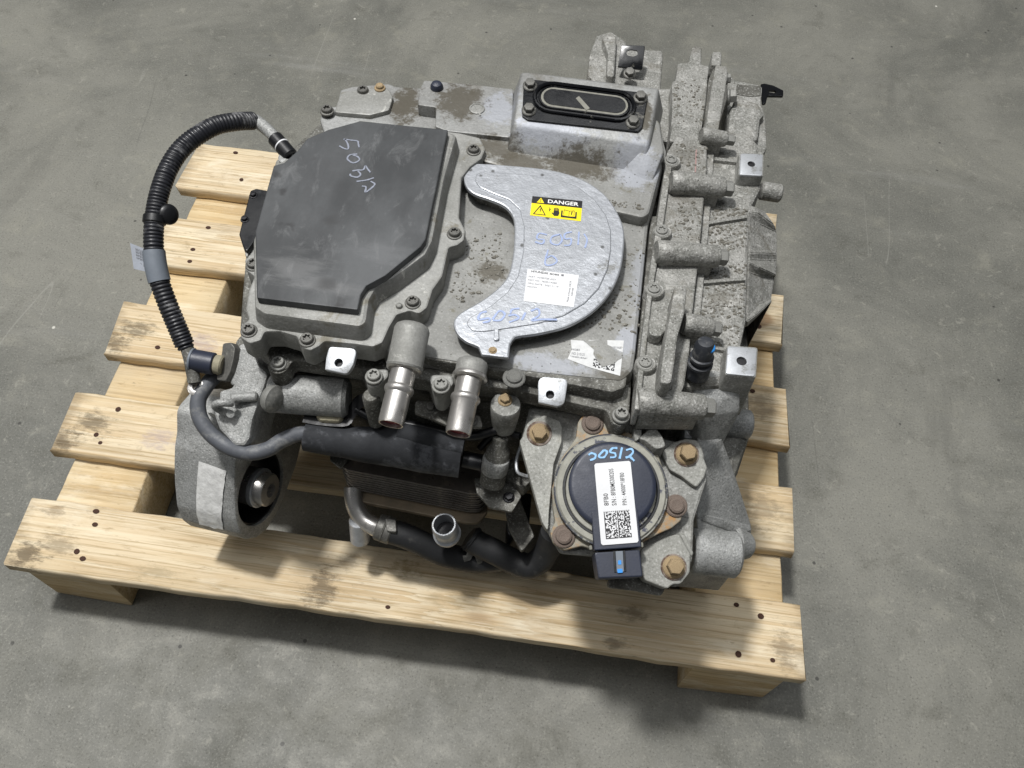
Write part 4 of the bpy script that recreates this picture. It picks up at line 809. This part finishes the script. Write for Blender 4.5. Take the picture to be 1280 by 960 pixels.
finish('ring_edge', tube_bm([AC + Vector(NP) * .0066 + (frame(NP)[0] * math.cos(k * math.pi / 28) + frame(NP)[1] * math.sin(k * math.pi / 28)) * .0547 for k in range(58)], .0013, 6, caps=False), 'ring_dark', U)
A2 = Vector((0.7244, 0.0808, 0.2854))
capo = lathe('actuator_cap', A2, NP, [(-.004, .0425), (.003, .0425), (.0048, .0405), (.0052, .038), (.0052, 0)], 'navy', U, 56)
nk = prism('actuator_neck', [(0.7071, 0.0512, 0.2834), (0.7509, 0.0601, 0.2851), (0.7578, 0.0263, 0.2751), (0.7138, 0.017, 0.2733)], None, 'navy', U, n=NP, depth=.016, bev=.001, rnd=.001)
cn = prism('actuator_connector', [(0.7143, 0.0164, 0.27), (0.7569, 0.0249, 0.2716), (0.7623, 0.0012, 0.2646), (0.7207, -0.0062, 0.2633)], None, 'navy', U, n=NP, depth=.028, bev=.0015, rnd=.002)
for q in ([(0.7317, 0.0197, 0.2716), (0.7336, 0.0202, 0.2717), (0.7368, 0.0012, 0.2661), (0.7349, 0.0008, 0.266)], [(0.7411, 0.0216, 0.272), (0.7429, 0.022, 0.2721), (0.746, 0.0033, 0.2665), (0.7442, 0.0028, 0.2664)]): prism('connector_rib', q, None, 'plastic', cn, n=NP, depth=.003, bev=.0004, rnd=.0004)
prism('connector_latch', [(0.7339, 0.0197, 0.272), (0.7407, 0.021, 0.2722), (0.7438, 0.0028, 0.2669), (0.7371, 0.0015, 0.2666)], None, 'sleeve', cn, n=NP, depth=.002, bev=.0003, rnd=.0003)
for q in ([(0.737, 0.0117, 0.2701), (0.74, 0.0123, 0.2702), (0.7406, 0.0086, 0.2691), (0.7376, 0.008, 0.269)], [(0.7371, 0.004, 0.2679), (0.7419, 0.005, 0.2681), (0.7427, 0.0016, 0.267), (0.7379, 0.0006, 0.2668)]): prism('blue_mark', q, None, 'blue', cn, n=NP, depth=.0006, bev=0, rnd=.0006)
for q in ([(0.7085, 0.0221, 0.2707), (0.7113, 0.023, 0.2709), (0.7122, 0.019, 0.2697), (0.7096, 0.0183, 0.2696)], [(0.7568, 0.0318, 0.2725), (0.7594, 0.0325, 0.2727), (0.7602, 0.0281, 0.2714), (0.7578, 0.0272, 0.2712)]): prism('neck_clip', q, None, 'dust_groove', nk, n=NP, depth=.006, bev=.0005, rnd=.001)
S = Sheet(*[(0.7043, 0.0959, 0.2971), (0.7389, 0.1035, 0.2986), (0.7545, 0.0298, 0.2768), (0.7196, 0.0222, 0.2753)], NP)
sl = sheet_part('serial_label', S, 'label', U, thick=.0005, uv=[(.04, 0), (.96, 0), (1, .02), (1, .98), (.96, 1), (.04, 1), (0, .98), (0, .02)]); sl['label'] = 'white serial number label on the round black actuator'
text_print(sl, S, '8FB0', .17, .38, .30, .53, rot=True, bold=.01); text_print(sl, S, 'S/N : 8FB0MS300205', .38, .08, .51, .535, rot=True, bold=.01); text_print(sl, S, 'P/N : 44000*18FB0', .66, .14, .79, .54, rot=True, bold=.01)
rnd = random.Random(5); cells = []
N_ = 26
for half in (0, 1):
    for i in range(13):
        for j in range(N_):
            u = .14 + half * .355 + i * .026; v = .60 + j * .0128
            on = i == 0 or j == N_ - 1 or rnd.random() < .5
            if j == 0: on = i % 2 == 0
            if on: cells.append([(u, v), (u + .0262, v), (u + .0262, v + .0129), (u, v + .0129)])
flat_print(sl, S, cells, 'ink', 'printed_cells')
HW = [[(0.6979, 0.1038, 0.2983), (0.7007, 0.1059, 0.2989), (0.7047, 0.1048, 0.2985), (0.7041, 0.1013, 0.2975), (0.7, 0.0991, 0.2969)], [(0.7124, 0.1107, 0.3), (0.7078, 0.1038, 0.2981), (0.7132, 0.1038, 0.298), (0.7155, 0.1092, 0.2995), (0.7124, 0.1107, 0.3)], [(0.7251, 0.1142, 0.3008), (0.7205, 0.1135, 0.3007), (0.7184, 0.1096, 0.2996), (0.7234, 0.1089, 0.2993), (0.7238, 0.1056, 0.2983), (0.719, 0.1044, 0.2981)], [(0.7296, 0.1156, 0.3011), (0.7283, 0.1045, 0.2979)], [(0.7338, 0.1135, 0.3004), (0.7385, 0.1154, 0.3008), (0.7407, 0.1128, 0.3), (0.7378, 0.1083, 0.2988), (0.734, 0.1063, 0.2983)], [(0.7375, 0.1083, 0.2988), (0.7428, 0.1045, 0.2976)]]
strokes('handwritten_number', capo, HW, .0010, 'chalk_blue', NP)

# ------------------------------------------------------------------ gearbox castings on the right
g1 = prism('gearbox_flange', [(0.764, 0.5298), (0.8006, 0.5277), (0.8011, 0.4812), (0.7981, 0.4261), (0.7939, 0.3436), (0.7884, 0.266), (0.7862, 0.2149), (0.7823, 0.1759), (0.7766, 0.1565), (0.7399, 0.1463), (0.7382, 0.1784), (0.746, 0.3243), (0.7535, 0.5001)], .336, 'cast_gear', U, depth=.05, bev=.002, rnd=.004)
g2 = prism('gearbox_body', [(0.7904, 0.5698), (0.8551, 0.5723), (0.8676, 0.5541), (0.8697, 0.4785), (0.8558, 0.4409), (0.8518, 0.3572), (0.8488, 0.2767), (0.8417, 0.2362), (0.8495, 0.2076), (0.8388, 0.1982), (0.8251, 0.1922), (0.7811, 0.1824), (0.7757, 0.3802)], .318, 'cast_gear', U, depth=.14, bev=.004, rnd=.008, draft=.004)
stripf = prism('gearbox_edge_rail', [(0.7526, 0.4932), (0.7602, 0.4918), (0.7519, 0.3662), (0.745, 0.2839), (0.7412, 0.192), (0.7395, 0.1363), (0.7342, 0.1355), (0.7357, 0.1931), (0.7406, 0.3072)], .342, 'cast_gear', U, depth=.03, bev=.001, rnd=.002)
for x, y in [(0.7567, 0.4793), (0.7499, 0.3673), (0.7448, 0.2842), (0.7404, 0.1903)]:
    lathe('bolt_lobe', (x + .002, y, .3425), (0, 0, 1), [(-.03, .0105), (-.0015, .0105), (0, .0095)], 'cast_gear', U)
    bolt(U, (x + .001, y, .3425), r=.0084, mat='bolt_pale', hgt=.55)
prism('gearbox_lip', [(0.8035, 0.5339), (0.8122, 0.5326), (0.8091, 0.4404), (0.8044, 0.3563), (0.7994, 0.2773), (0.7968, 0.2252), (0.7887, 0.2239), (0.7909, 0.276), (0.7965, 0.355), (0.8007, 0.439)], .3235, 'cast_gear', U, depth=.02, bev=.0008, rnd=.001)
for q in ([(0.8126, 0.5169), (0.8482, 0.5175), (0.8481, 0.512), (0.8126, 0.5114)], [(0.8068, 0.4107), (0.8507, 0.4281), (0.8507, 0.423), (0.8068, 0.4057)], [(0.8024, 0.3224), (0.8476, 0.3344), (0.8475, 0.3298), (0.8025, 0.3179)], [(0.8002, 0.2366), (0.8347, 0.236), (0.8347, 0.232), (0.8002, 0.2325)]): prism('cast_web', q, .3225, 'cast_gear', U, depth=.01, bev=.0006, rnd=.0006)
# right shoulder: facets falling away from the body, with cast ribs between hollows
def facet(name, rows, mat, parent, angle=28):
    """strip mesh through rows of 3D points"""
    bm = bmesh.new(); V = [[bm.verts.new(p) for p in r] for r in rows]
    for A, B in zip(V, V[1:]):
        for i in range(len(A) - 1): bm.faces.new((A[i], A[i+1], B[i+1], B[i]))
    bmesh.ops.bevel(bm, geom=[e for e in bm.edges if len(e.link_faces) == 2], offset=.0012, segments=2, affect='EDGES', clamp_overlap=True)
    return finish(name, bm, mat, parent, angle)
facet('gearbox_shoulder', [r_ + [(r_[-1][0] - .004, r_[-1][1], .14)] for r_ in [
  [(0.8464, 0.4661, 0.3), (0.8523, 0.4503, 0.317), (0.8627, 0.4463, 0.317), (0.8764, 0.4483, 0.31)],
  [(0.8463, 0.4529, 0.3), (0.8527, 0.4356, 0.319), (0.8649, 0.438, 0.317), (0.8914, 0.4392, 0.298)],
  [(0.8462, 0.4415, 0.3), (0.854, 0.4267, 0.317), (0.8711, 0.4349, 0.303), (0.8954, 0.4402, 0.288)],
  [(0.8458, 0.3959, 0.3), (0.8542, 0.3821, 0.317), (0.8702, 0.3957, 0.303), (0.8955, 0.4135, 0.286)],
  [(0.8457, 0.3882, 0.3), (0.8535, 0.3728, 0.319), (0.8676, 0.3822, 0.311), (0.894, 0.4041, 0.29)],
  [(0.8456, 0.3791, 0.3), (0.8535, 0.3657, 0.317), (0.8698, 0.379, 0.303), (0.895, 0.3979, 0.286)],
  [(0.8456, 0.3746, 0.3), (0.8521, 0.3585, 0.32), (0.8662, 0.3578, 0.314), (0.8902, 0.3677, 0.294)],
  [(0.8454, 0.3598, 0.3), (0.8523, 0.3466, 0.317), (0.8708, 0.3597, 0.298), (0.8909, 0.3706, 0.286)],
  [(0.8449, 0.2971, 0.3), (0.8508, 0.286, 0.316), (0.867, 0.3173, 0.3), (0.8865, 0.3394, 0.286)],
  [(0.8448, 0.2889, 0.3), (0.8493, 0.2762, 0.318), (0.8642, 0.2959, 0.31), (0.8852, 0.3308, 0.292)],
  [(0.8447, 0.2821, 0.3), (0.8538, 0.2836, 0.3), (0.8712, 0.3127, 0.285), (0.8906, 0.3453, 0.272)]]], 'cast_gear', U)
# bolt bosses lying across the flange, each with its hex bolt
def boss(a, b, r, e, name='bolt_boss'):
    a, b, e = Vector(a), Vector(b), Vector(e); d = b - a; L_ = d.length
    o = lathe(name, a, d, [(-.004, r * .9), (-.002, r * 1.0), (r * .3, r * 1.02), (L_ - .002, r * .95), (L_ - .0008, r * .93), (L_, r * .88)], 'cast_gear', U, 30)
    prism('boss_foot', [tuple(p) for p in (a + Vector((0, r * .9, -r * .2)), b + Vector((-.004, r * .9, -r * .2)), b + Vector((-.004, -r * .9, -r * .2)), a + Vector((0, -r * .9, -r * .2)))], None, 'cast_gear', o, depth=.03, bev=.002, rnd=.003)
    bolt(o, b, d, r * .7, 'plainhex', 'bolt_pale', 1.15 * (e - b).length / (r * .7), spin=.52)
boss((0.7612, 0.4412, 0.345), (0.8191, 0.4483, 0.339), .0132, (0.8294, 0.4473, 0.338))
boss((0.7488, 0.3322, 0.347), (0.8128, 0.3421, 0.34), .0128, (0.8226, 0.3423, 0.339))
boss((0.7804, 0.2425, 0.345), (0.8067, 0.2453, 0.34), .0112, (0.8159, 0.2455, 0.339))
boss((0.7399, 0.1496, 0.335), (0.8026, 0.1578, 0.327), .0135, (0.813, 0.1582, 0.326))
boss((0.7954, 0.5284, 0.342), (0.8222, 0.532, 0.338), .0098, (0.8321, 0.5307, 0.337))
# lifting eye rib
ey = prism('lifting_rib', [(0.7622, 0.2662), (0.765, 0.2713), (0.7745, 0.2713), (0.7752, 0.2658), (0.7739, 0.2377), (0.7679, 0.2074), (0.7659, 0.1766), (0.7635, 0.1514), (0.7524, 0.1507), (0.7533, 0.1746), (0.7563, 0.208), (0.7595, 0.2378)], .370, 'cast_gear', U, depth=.03, bev=.004, rnd=.006)
prism('lifting_rib_cheek', [(0.7419, 0.2376), (0.7463, 0.2511), (0.7581, 0.2607), (0.7615, 0.251), (0.7593, 0.2279), (0.7541, 0.2191), (0.7427, 0.219)], .35, 'cast_gear', U, depth=.03, bev=.005, rnd=.006)
prism('lifting_rib_base', [(0.7538, 0.1915), (0.7714, 0.1919), (0.7702, 0.1683), (0.7648, 0.1583), (0.7532, 0.1587)], .345, 'cast_gear', U, depth=.03, bev=.003, rnd=.006)
prism('red_paint_mark', [(0.787, 0.5096), (0.7886, 0.5099), (0.7881, 0.4717), (0.7865, 0.4715)], .3365, 'red_faint', U, depth=.0006, bev=0, rnd=0)
# breather
ba = Vector((0.7961, 0.1977, 0.335)); bb = Vector((0.7945, 0.2043, 0.372))
br = lathe('breather_cap', ba, bb - ba, [(-.01, .0115), (.004, .0115), (.005, .0125), (.008, .0125), (.009, .0095), (.013, .0095), (.014, .0118), (.017, .0118), (.018, .0102), ((bb - ba).length - .006, .0098), ((bb - ba).length - .001, .0075), ((bb - ba).length, .004), ((bb - ba).length, 0)], 'breather', U)
bolt(br, bb + Vector((.0055, -.0045, -.004)), (.35, -.35, .86), .0052, 'cap', 'blue', .4, 'blue_mark')
# lower right
hull('upper_shoulder', [(0.7936, 0.1988, 0.318), (0.8125, 0.2083, 0.32), (0.8319, 0.2075, 0.32), (0.8441, 0.1944, 0.31), (0.8474, 0.1797, 0.294), (0.8399, 0.1642, 0.255), (0.821, 0.1543, 0.25), (0.7998, 0.1631, 0.3), (0.7929, 0.1988, 0.1), (0.8307, 0.2075, 0.1), (0.8427, 0.1944, 0.1), (0.8459, 0.1797, 0.1), (0.8386, 0.1642, 0.1), (0.8199, 0.1543, 0.1)], 'cast_clean', U, .006)
hull('lower_case', [(0.8092, 0.1663, 0.272), (0.8374, 0.1667, 0.262), (0.8473, 0.134, 0.215), (0.8714, 0.1361, 0.198), (0.892, 0.1106, 0.172), (0.8923, 0.0845, 0.16), (0.8255, 0.0814, 0.205), (0.8133, 0.1215, 0.242), (0.8083, 0.1663, 0.03), (0.8361, 0.1667, 0.03), (0.8696, 0.1361, 0.03), (0.8899, 0.1106, 0.03), (0.8902, 0.0845, 0.03), (0.8244, 0.0814, 0.03)], 'cast_clean', U, .003)
hull('case_ledge', [(0.8267, 0.0905, 0.214), (0.8326, 0.0964, 0.217), (0.8881, 0.1086, 0.18), (0.8894, 0.1021, 0.178), (0.8735, 0.0944, 0.182), (0.832, 0.0969, 0.19), (0.8936, 0.112, 0.16)], 'cast_clean', U, .0015)
hull('case_ridge', [(0.8324, 0.1592, 0.262), (0.8374, 0.1638, 0.262), (0.8481, 0.1365, 0.222), (0.844, 0.1283, 0.218), (0.834, 0.1689, 0.23), (0.8454, 0.1417, 0.19)], 'cast_clean', U, .001)
drum = rod('drain_drum', (0.8206, 0.0651, 0.19), (0.8716, 0.0692, 0.185), .0245, 'cast_clean', U, ch=.003, seg=40)
rod('drain_hub', (0.8692, 0.0854, 0.175), (0.8905, 0.0887, 0.17), .020, 'cast_clean', U, r2=.014, ch=.003)
prism('case_rib', [(0.7981, 0.1764), (0.8049, 0.178), (0.8064, 0.1593), (0.7974, 0.1579)], .262, 'machined', U, depth=.03, bev=.001, rnd=.002)
rod('locating_spigot', (0.8438, 0.2064, 0.225), (0.8774, 0.2092, 0.222), .0165, 'cast_clean', U, ch=.002)
rod('locating_spigot', (0.885, 0.5341, 0.262), (0.9121, 0.535, 0.26), .0118, 'cast_gear', U, ch=.002)
rod('black_plug', (0.8527, 0.189, 0.17), (0.8716, 0.1898, 0.168), .0098, 'plastic', U, ch=.0015, seg=6)
for q, z in (([(0.7452, 0.1291), (0.7595, 0.1462), (0.7686, 0.1351), (0.7733, 0.1236), (0.7628, 0.1196), (0.7518, 0.1276)], .30), ([(0.7379, 0.1453), (0.7474, 0.1493), (0.7483, 0.132), (0.7423, 0.1237)], .30)): prism('case_boss', q, z, 'cast', U, depth=.04, bev=.003, rnd=.006)

# rear gearbox castings
r1 = prism('rear_flange', [(0.757, 0.6473), (0.7617, 0.6532), (0.7633, 0.6875), (0.7775, 0.6912), (0.7819, 0.7266), (0.7948, 0.7289), (0.7945, 0.6894), (0.8055, 0.69), (0.8035, 0.6658), (0.8015, 0.616), (0.7946, 0.5375), (0.7572, 0.5339), (0.7591, 0.5831)], .322, 'cast_gear', U, depth=.09, bev=.002, rnd=.004)
prism('rear_flange_step', [(0.7593, 0.5632), (0.793, 0.5676), (0.7921, 0.532), (0.7568, 0.5296)], .327, 'cast_gear', U, depth=.01, bev=.002, rnd=.003)
prism('rear_wall', [(0.74, 0.6573), (0.7608, 0.6628), (0.7657, 0.6825), (0.7636, 0.6103), (0.761, 0.5595), (0.7526, 0.5581), (0.7464, 0.6073)], .30, 'cast_gear', U, depth=.07, bev=.003, rnd=.006)
r2 = prism('rear_rib', [(0.8087, 0.6651), (0.8228, 0.6646), (0.824, 0.6532), (0.8214, 0.6201), (0.8121, 0.5384), (0.8101, 0.5363), (0.7973, 0.5364), (0.7969, 0.5387), (0.8009, 0.588), (0.8051, 0.6301)], .342, 'cast_gear', U, depth=.05, bev=.002, rnd=.003)
prism('rear_rib_web', [(0.8031, 0.6519), (0.8102, 0.6801), (0.8082, 0.6462), (0.8039, 0.6033), (0.8002, 0.5623), (0.7992, 0.5805)], .33, 'cast_dark', U, depth=.04, bev=.001, rnd=.002)
prism('rear_post', [(0.8081, 0.7158), (0.8209, 0.7181), (0.8201, 0.6887), (0.8065, 0.6862)], .325, 'cast_gear', U, depth=.08, bev=.002, rnd=.004)
r3 = prism('rear_cover', [(0.836, 0.714), (0.8472, 0.702), (0.883, 0.698), (0.8799, 0.6601), (0.8848, 0.6378), (0.8853, 0.6185), (0.8852, 0.5746), (0.8796, 0.5614), (0.844, 0.5582), (0.8336, 0.5967), (0.8347, 0.6355)], .295, 'cast_gear', U, depth=.12, bev=.005, rnd=.008)
prism('rear_cover_pad', [(0.8351, 0.6222), (0.844, 0.6566), (0.8743, 0.6471), (0.8813, 0.6256), (0.8757, 0.6166), (0.8716, 0.5751), (0.8433, 0.5732), (0.8329, 0.5869)], .306, 'cast_gear', U, depth=.02, bev=.005, rnd=.008)
prism('rear_cover_dark', [(0.8479, 0.6925), (0.8807, 0.695), (0.8793, 0.6749), (0.8642, 0.6705), (0.8466, 0.6724)], .2965, 'cast_dark', U, depth=.01, bev=.001, rnd=.002)
bolt(U, (0.8308, 0.6397, 0.315), (.95, 0, .2), .0105, 'hex', 'bolt_pale', 1.2); bolt(U, (0.8288, 0.6722, 0.318), (.95, 0, .2), .008, 'hex', 'bolt_pale', .8)
bk2 = prism('black_bracket', [(0.8835, 0.7138), (0.8886, 0.7161), (0.901, 0.7141), (0.9143, 0.706), (0.9136, 0.6941), (0.8924, 0.691), (0.8898, 0.6759), (0.8852, 0.6727), (0.8843, 0.6903)], .285, 'enamel', U, depth=.003, bev=.0006, rnd=.002)
cut(bk2, [prism_bm([(0.8935, 0.7029), (0.9026, 0.7038), (0.9058, 0.7009), (0.9012, 0.698), (0.8934, 0.6987)], .29, depth=.02, bev=0, rnd=.002)])
# lump behind the vent box
r4_ = prism('rear_bearing_housing', [(0.6475, 0.6713), (0.6467, 0.7166), (0.6508, 0.7421), (0.6527, 0.7575), (0.6721, 0.7713), (0.6938, 0.7525), (0.6994, 0.7361), (0.7457, 0.7421), (0.7469, 0.7252), (0.7461, 0.6544), (0.7409, 0.6354), (0.6695, 0.6406)], .30, 'cast_gear', U, depth=.09, bev=.005, rnd=.006)
prism('rear_bearing_ridge', [(0.6606, 0.7368), (0.6718, 0.7529), (0.6804, 0.7405), (0.6831, 0.6573), (0.6726, 0.6577), (0.6707, 0.7044)], .312, 'cast_gear', U, depth=.02, bev=.004, rnd=.005)
bk3 = prism('black_bracket', [(0.687, 0.6982, 0.3317), (0.7179, 0.7003, 0.333), (0.7185, 0.6726, 0.3168), (0.6858, 0.6724, 0.3167)], None, 'enamel', U, n=(0.0, -0.5026, 0.8645), depth=.003, bev=.0006, rnd=.002)
cut(bk3, [prism_bm([(0.6943, 0.6895, 0.3321), (0.7, 0.6917, 0.3334), (0.7089, 0.6915, 0.3333), (0.7102, 0.6864, 0.3303), (0.7041, 0.6837, 0.3287), (0.6957, 0.6844, 0.3292)], None, n=(0.0, -0.5026, 0.8645), depth=.01, bev=0, rnd=.003)])
bolt(U, (0.7021, 0.6628, 0.315), (0, -.3, .95), .0085, 'hex', 'bolt')

# caked dirt on the castings: small uneven flakes, uncounted
def crust(areas, name='caked_dirt'):
    rg = random.Random(3); bm = bmesh.new()
    for poly, z, n in areas:
        xs = [p[0] for p in poly]; ys = [p[1] for p in poly]; k = 0; tries = 0
        while k < n and tries < n * 20:
            tries += 1
            x, y = rg.uniform(min(xs), max(xs)), rg.uniform(min(ys), max(ys)); ins = False
            for i in range(len(poly)):
                (x1, y1), (x2, y2) = poly[i-1], poly[i]
                if (y1 > y) != (y2 > y) and x < (x2 - x1) * (y - y1) / (y2 - y1) + x1: ins = not ins
            if not ins: continue
            k += 1; r = rg.choice((.0009, .0012, .0016, .0022)) * rg.uniform(.7, 1.2); hh = r * rg.uniform(.35, .7); m = 6
            a0 = rg.random() * 6; st = rg.uniform(.6, 1.6)
            ring = [bm.verts.new((x + math.cos(a0 + j * 6.283 / m) * r * st * rg.uniform(.7, 1.2), y + math.sin(a0 + j * 6.283 / m) * r * rg.uniform(.7, 1.2), z - .0003)) for j in range(m)]
            top = [bm.verts.new((v.co.x * .6 + x * .4, v.co.y * .6 + y * .4, z + hh * rg.uniform(.7, 1.2))) for v in ring]
            for j in range(m): bm.faces.new((ring[j], ring[(j+1) % m], top[(j+1) % m], top[j]))
            bm.faces.new(top)
    o = finish(name, bm, 'crust', U, 60); o['kind'] = 'stuff'
crust([([(0.8131, 0.4427), (0.8521, 0.4403), (0.8494, 0.3805), (0.8065, 0.3638)], .318, 260), ([(0.8066, 0.3498), (0.8491, 0.3568), (0.8463, 0.2784), (0.7989, 0.2761)], .318, 240), ([(0.7972, 0.2758), (0.8446, 0.2728), (0.8376, 0.2406), (0.798, 0.2292)], .318, 90), ([(0.7672, 0.4234), (0.7962, 0.4258), (0.7935, 0.3668), (0.7637, 0.3619)], .336, 90), ([(0.7645, 0.5158), (0.8008, 0.5152), (0.7993, 0.4742), (0.7657, 0.4751)], .336, 70),
       ([(0.5432, 0.3251), (0.5758, 0.3423), (0.5897, 0.2874), (0.5679, 0.2513), (0.5491, 0.2377), (0.5333, 0.2563)], .336, 130), ([(0.7093, 0.3183), (0.7332, 0.3568), (0.734, 0.2265), (0.6906, 0.2296), (0.6706, 0.2244)], .336, 130), ([(0.6349, 0.3993), (0.7244, 0.396), (0.7292, 0.3883), (0.6983, 0.3879)], .350, 40), ([(0.3779, 0.1771), (0.4697, 0.1753), (0.48, 0.1644), (0.3857, 0.1637)], .359, 40), ([(0.7602, 0.6479), (0.7987, 0.6649), (0.7993, 0.622), (0.794, 0.5463), (0.7615, 0.5406)], .322, 120), ([(0.7392, 0.1599), (0.7741, 0.1635), (0.7751, 0.1563), (0.7397, 0.1508)], .336, 30)])

# ------------------------------------------------------------------ ground cable on the left
CPTS = [(0.281, 0.4289, 0.372), (0.2716, 0.4105, 0.385), (0.2557, 0.3929, 0.392), (0.2422, 0.3716, 0.394), (0.2313, 0.3508, 0.392), (0.2258, 0.3262, 0.388), (0.2242, 0.3015, 0.382), (0.2245, 0.2796, 0.374), (0.2267, 0.2579, 0.364), (0.2314, 0.2365, 0.352), (0.2389, 0.2172, 0.338), (0.2497, 0.1989, 0.322), (0.2608, 0.1825, 0.306), (0.2712, 0.1674, 0.292)]
path = smooth_path(CPTS, 60)
Lc = sum((b - a).length for a, b in zip(path, path[1:]))
NC = 84
cab = finish('ground_cable', tube_bm(path, lambda t: .0092 + .0014 * abs(math.sin(t * NC * math.pi)) ** .6 - .0004 - (.0016 if t > .985 else 0), 14), 'corr', U, 80)
cab['label'] = 'black corrugated ground cable looping over the left side'
tube('cable_end', [(0.2824, 0.4305, 0.372), (0.2927, 0.4253, 0.37), (0.3062, 0.4154, 0.368), (0.3146, 0.4073, 0.366)], lambda t: .0075 - .001 * t, 'cast_clean', cab)
rod('cable_lug', (0.3098, 0.4119, 0.367), (0.334, 0.3905, 0.362), .0088, 'plastic', cab)
rod('lug_band', (0.319, 0.4039, 0.365), (0.3224, 0.4012, 0.3645), .0091, 'label', cab)
lathe('lug_eye', (0.3315, 0.3884, 0.36), UP, [(0, .011), (.003, .011), (.004, .009), (.004, .004), (0, .004)], 'cast_clean', cab)
def along(t):
    i = min(len(path) - 2, max(1, int(t * (len(path) - 1)))); return path[i], (path[i+1] - path[i-1]).normalized()
p, d = along(.575)
tie = lathe('cable_tie', p - d * .0045, d, [(0, .0102), (.001, .0115), (.008, .0115), (.009, .0102)], 'plastic', cab)
lathe('tie_mount', (0.2378, 0.2779, 0.371), (.75, -.35, .5), [(-.008, .006), (-.003, .0105), (0, .0108), (.002, .0098), (.004, .006), (.004, 0)], 'plastic', cab)
p1_, p2_ = [(0.2304, 0.2411, 0.354), (0.2423, 0.2165, 0.337)]
i0 = min(range(len(path)), key=lambda i: (path[i] - Vector(p1_)).length); i1 = min(range(len(path)), key=lambda i: (path[i] - Vector(p2_)).length)
finish('tape_sleeve', tube_bm(path[i0:i1+1:4], .0112, 18), 'sleeve', cab)
S = Sheet(*[(0.1998, 0.2506, 0.35), (0.2246, 0.2421, 0.353), (0.2272, 0.2233, 0.34), (0.21, 0.2265, 0.338)], (-.1, -.4, .9))
tg = sheet_part('cable_tag', S, 'tag', cab, thick=.0006)
text_print(cab, S, 'E810', .2, .68, .95, .92, 'ink_soft', lift=.0012)
for k in range(4): text_print(cab, S, '8FB0-21', .25, .12 + .12 * k, .9, .2 + .12 * k, 'ink_soft', lift=.0012)
tube('cable_core', [(0.2709, 0.17, 0.294), (0.2769, 0.1581, 0.286), (0.2807, 0.1478, 0.278), (0.2833, 0.1401, 0.272)], .0068, 'cast_dark', cab)
lg = Vector((0.2851, 0.1372, 0.266))
lathe('ring_terminal', lg, (.1, -.3, .95), [(0, .009), (.0025, .009), (.003, .0078), (.003, .004), (0, .004)], 'pipe', cab)
# connector that the cable runs past
c0 = Vector((0.2781, 0.159, 0.285)); c1_ = Vector((0.3015, 0.159, 0.283))
cnn = rod('side_connector', c0, c1_, .0118, 'navy', U, ch=.001); dd = (c1_ - c0).normalized()
rod('connector_rim', c0 - dd * .001, c0 + dd * .0015, .0128, 'sleeve', cnn, ch=.0005)
rod('connector_gasket', c1_, c1_ + dd * .009, .0102, 'tan', cnn)
prism('connector_flange', [(0.3055, 0.1803, 0.2916), (0.3154, 0.1801, 0.2957), (0.3215, 0.1746, 0.2953), (0.322, 0.1648, 0.2901), (0.3204, 0.152, 0.2824), (0.3164, 0.144, 0.2763), (0.3047, 0.1461, 0.2725), (0.3056, 0.1588, 0.2798), (0.3063, 0.1728, 0.2878)], None, 'bolt', U, n=(-0.3505, -0.4506, 0.8211), depth=.009, bev=.001, rnd=.003)
hull('connector_neck', [(0.3144, 0.177, 0.288), (0.3204, 0.144, 0.27), (0.334, 0.1786, 0.288), (0.3411, 0.1458, 0.27), (0.2972, 0.2007, 0.25), (0.3073, 0.1609, 0.24), (0.3178, 0.2024, 0.25), (0.3289, 0.1628, 0.24)], 'cast_clean', U, .003)
# junction piece left of the pad
jp = prism('side_junction_box', [(0.3072, 0.3296), (0.3122, 0.3335), (0.3255, 0.3327), (0.342, 0.2698), (0.3327, 0.2655), (0.3287, 0.2457), (0.322, 0.2541), (0.3141, 0.2679), (0.3114, 0.29)], .366, 'plastic', U, depth=.03, bev=.002, rnd=.003)
for x, y in [(0.3126, 0.3227), (0.314, 0.288)]: bolt(jp, (x, y, .366), r=.0045, kind='hex', mat='bolt_black')
prism('junction_shim', [(0.3257, 0.2469), (0.3239, 0.2826), (0.3259, 0.2801), (0.3289, 0.2434)], .361, 'flange', jp, depth=.006, bev=.0004, rnd=0)
tp = drape('foil_tape', [TP[0], TP[1], TP[2], TP[4]], 8, 18, 'tape', U, bc)
tp['label'] = 'strip of silver foil tape on the bushing carrier'
# stains on the cover castings are laid out in the unit's own space
for t in UNIT_SPACE:
    for nd in t.t.nodes:
        if nd.bl_idname == 'ShaderNodeTexCoord': nd.object = U
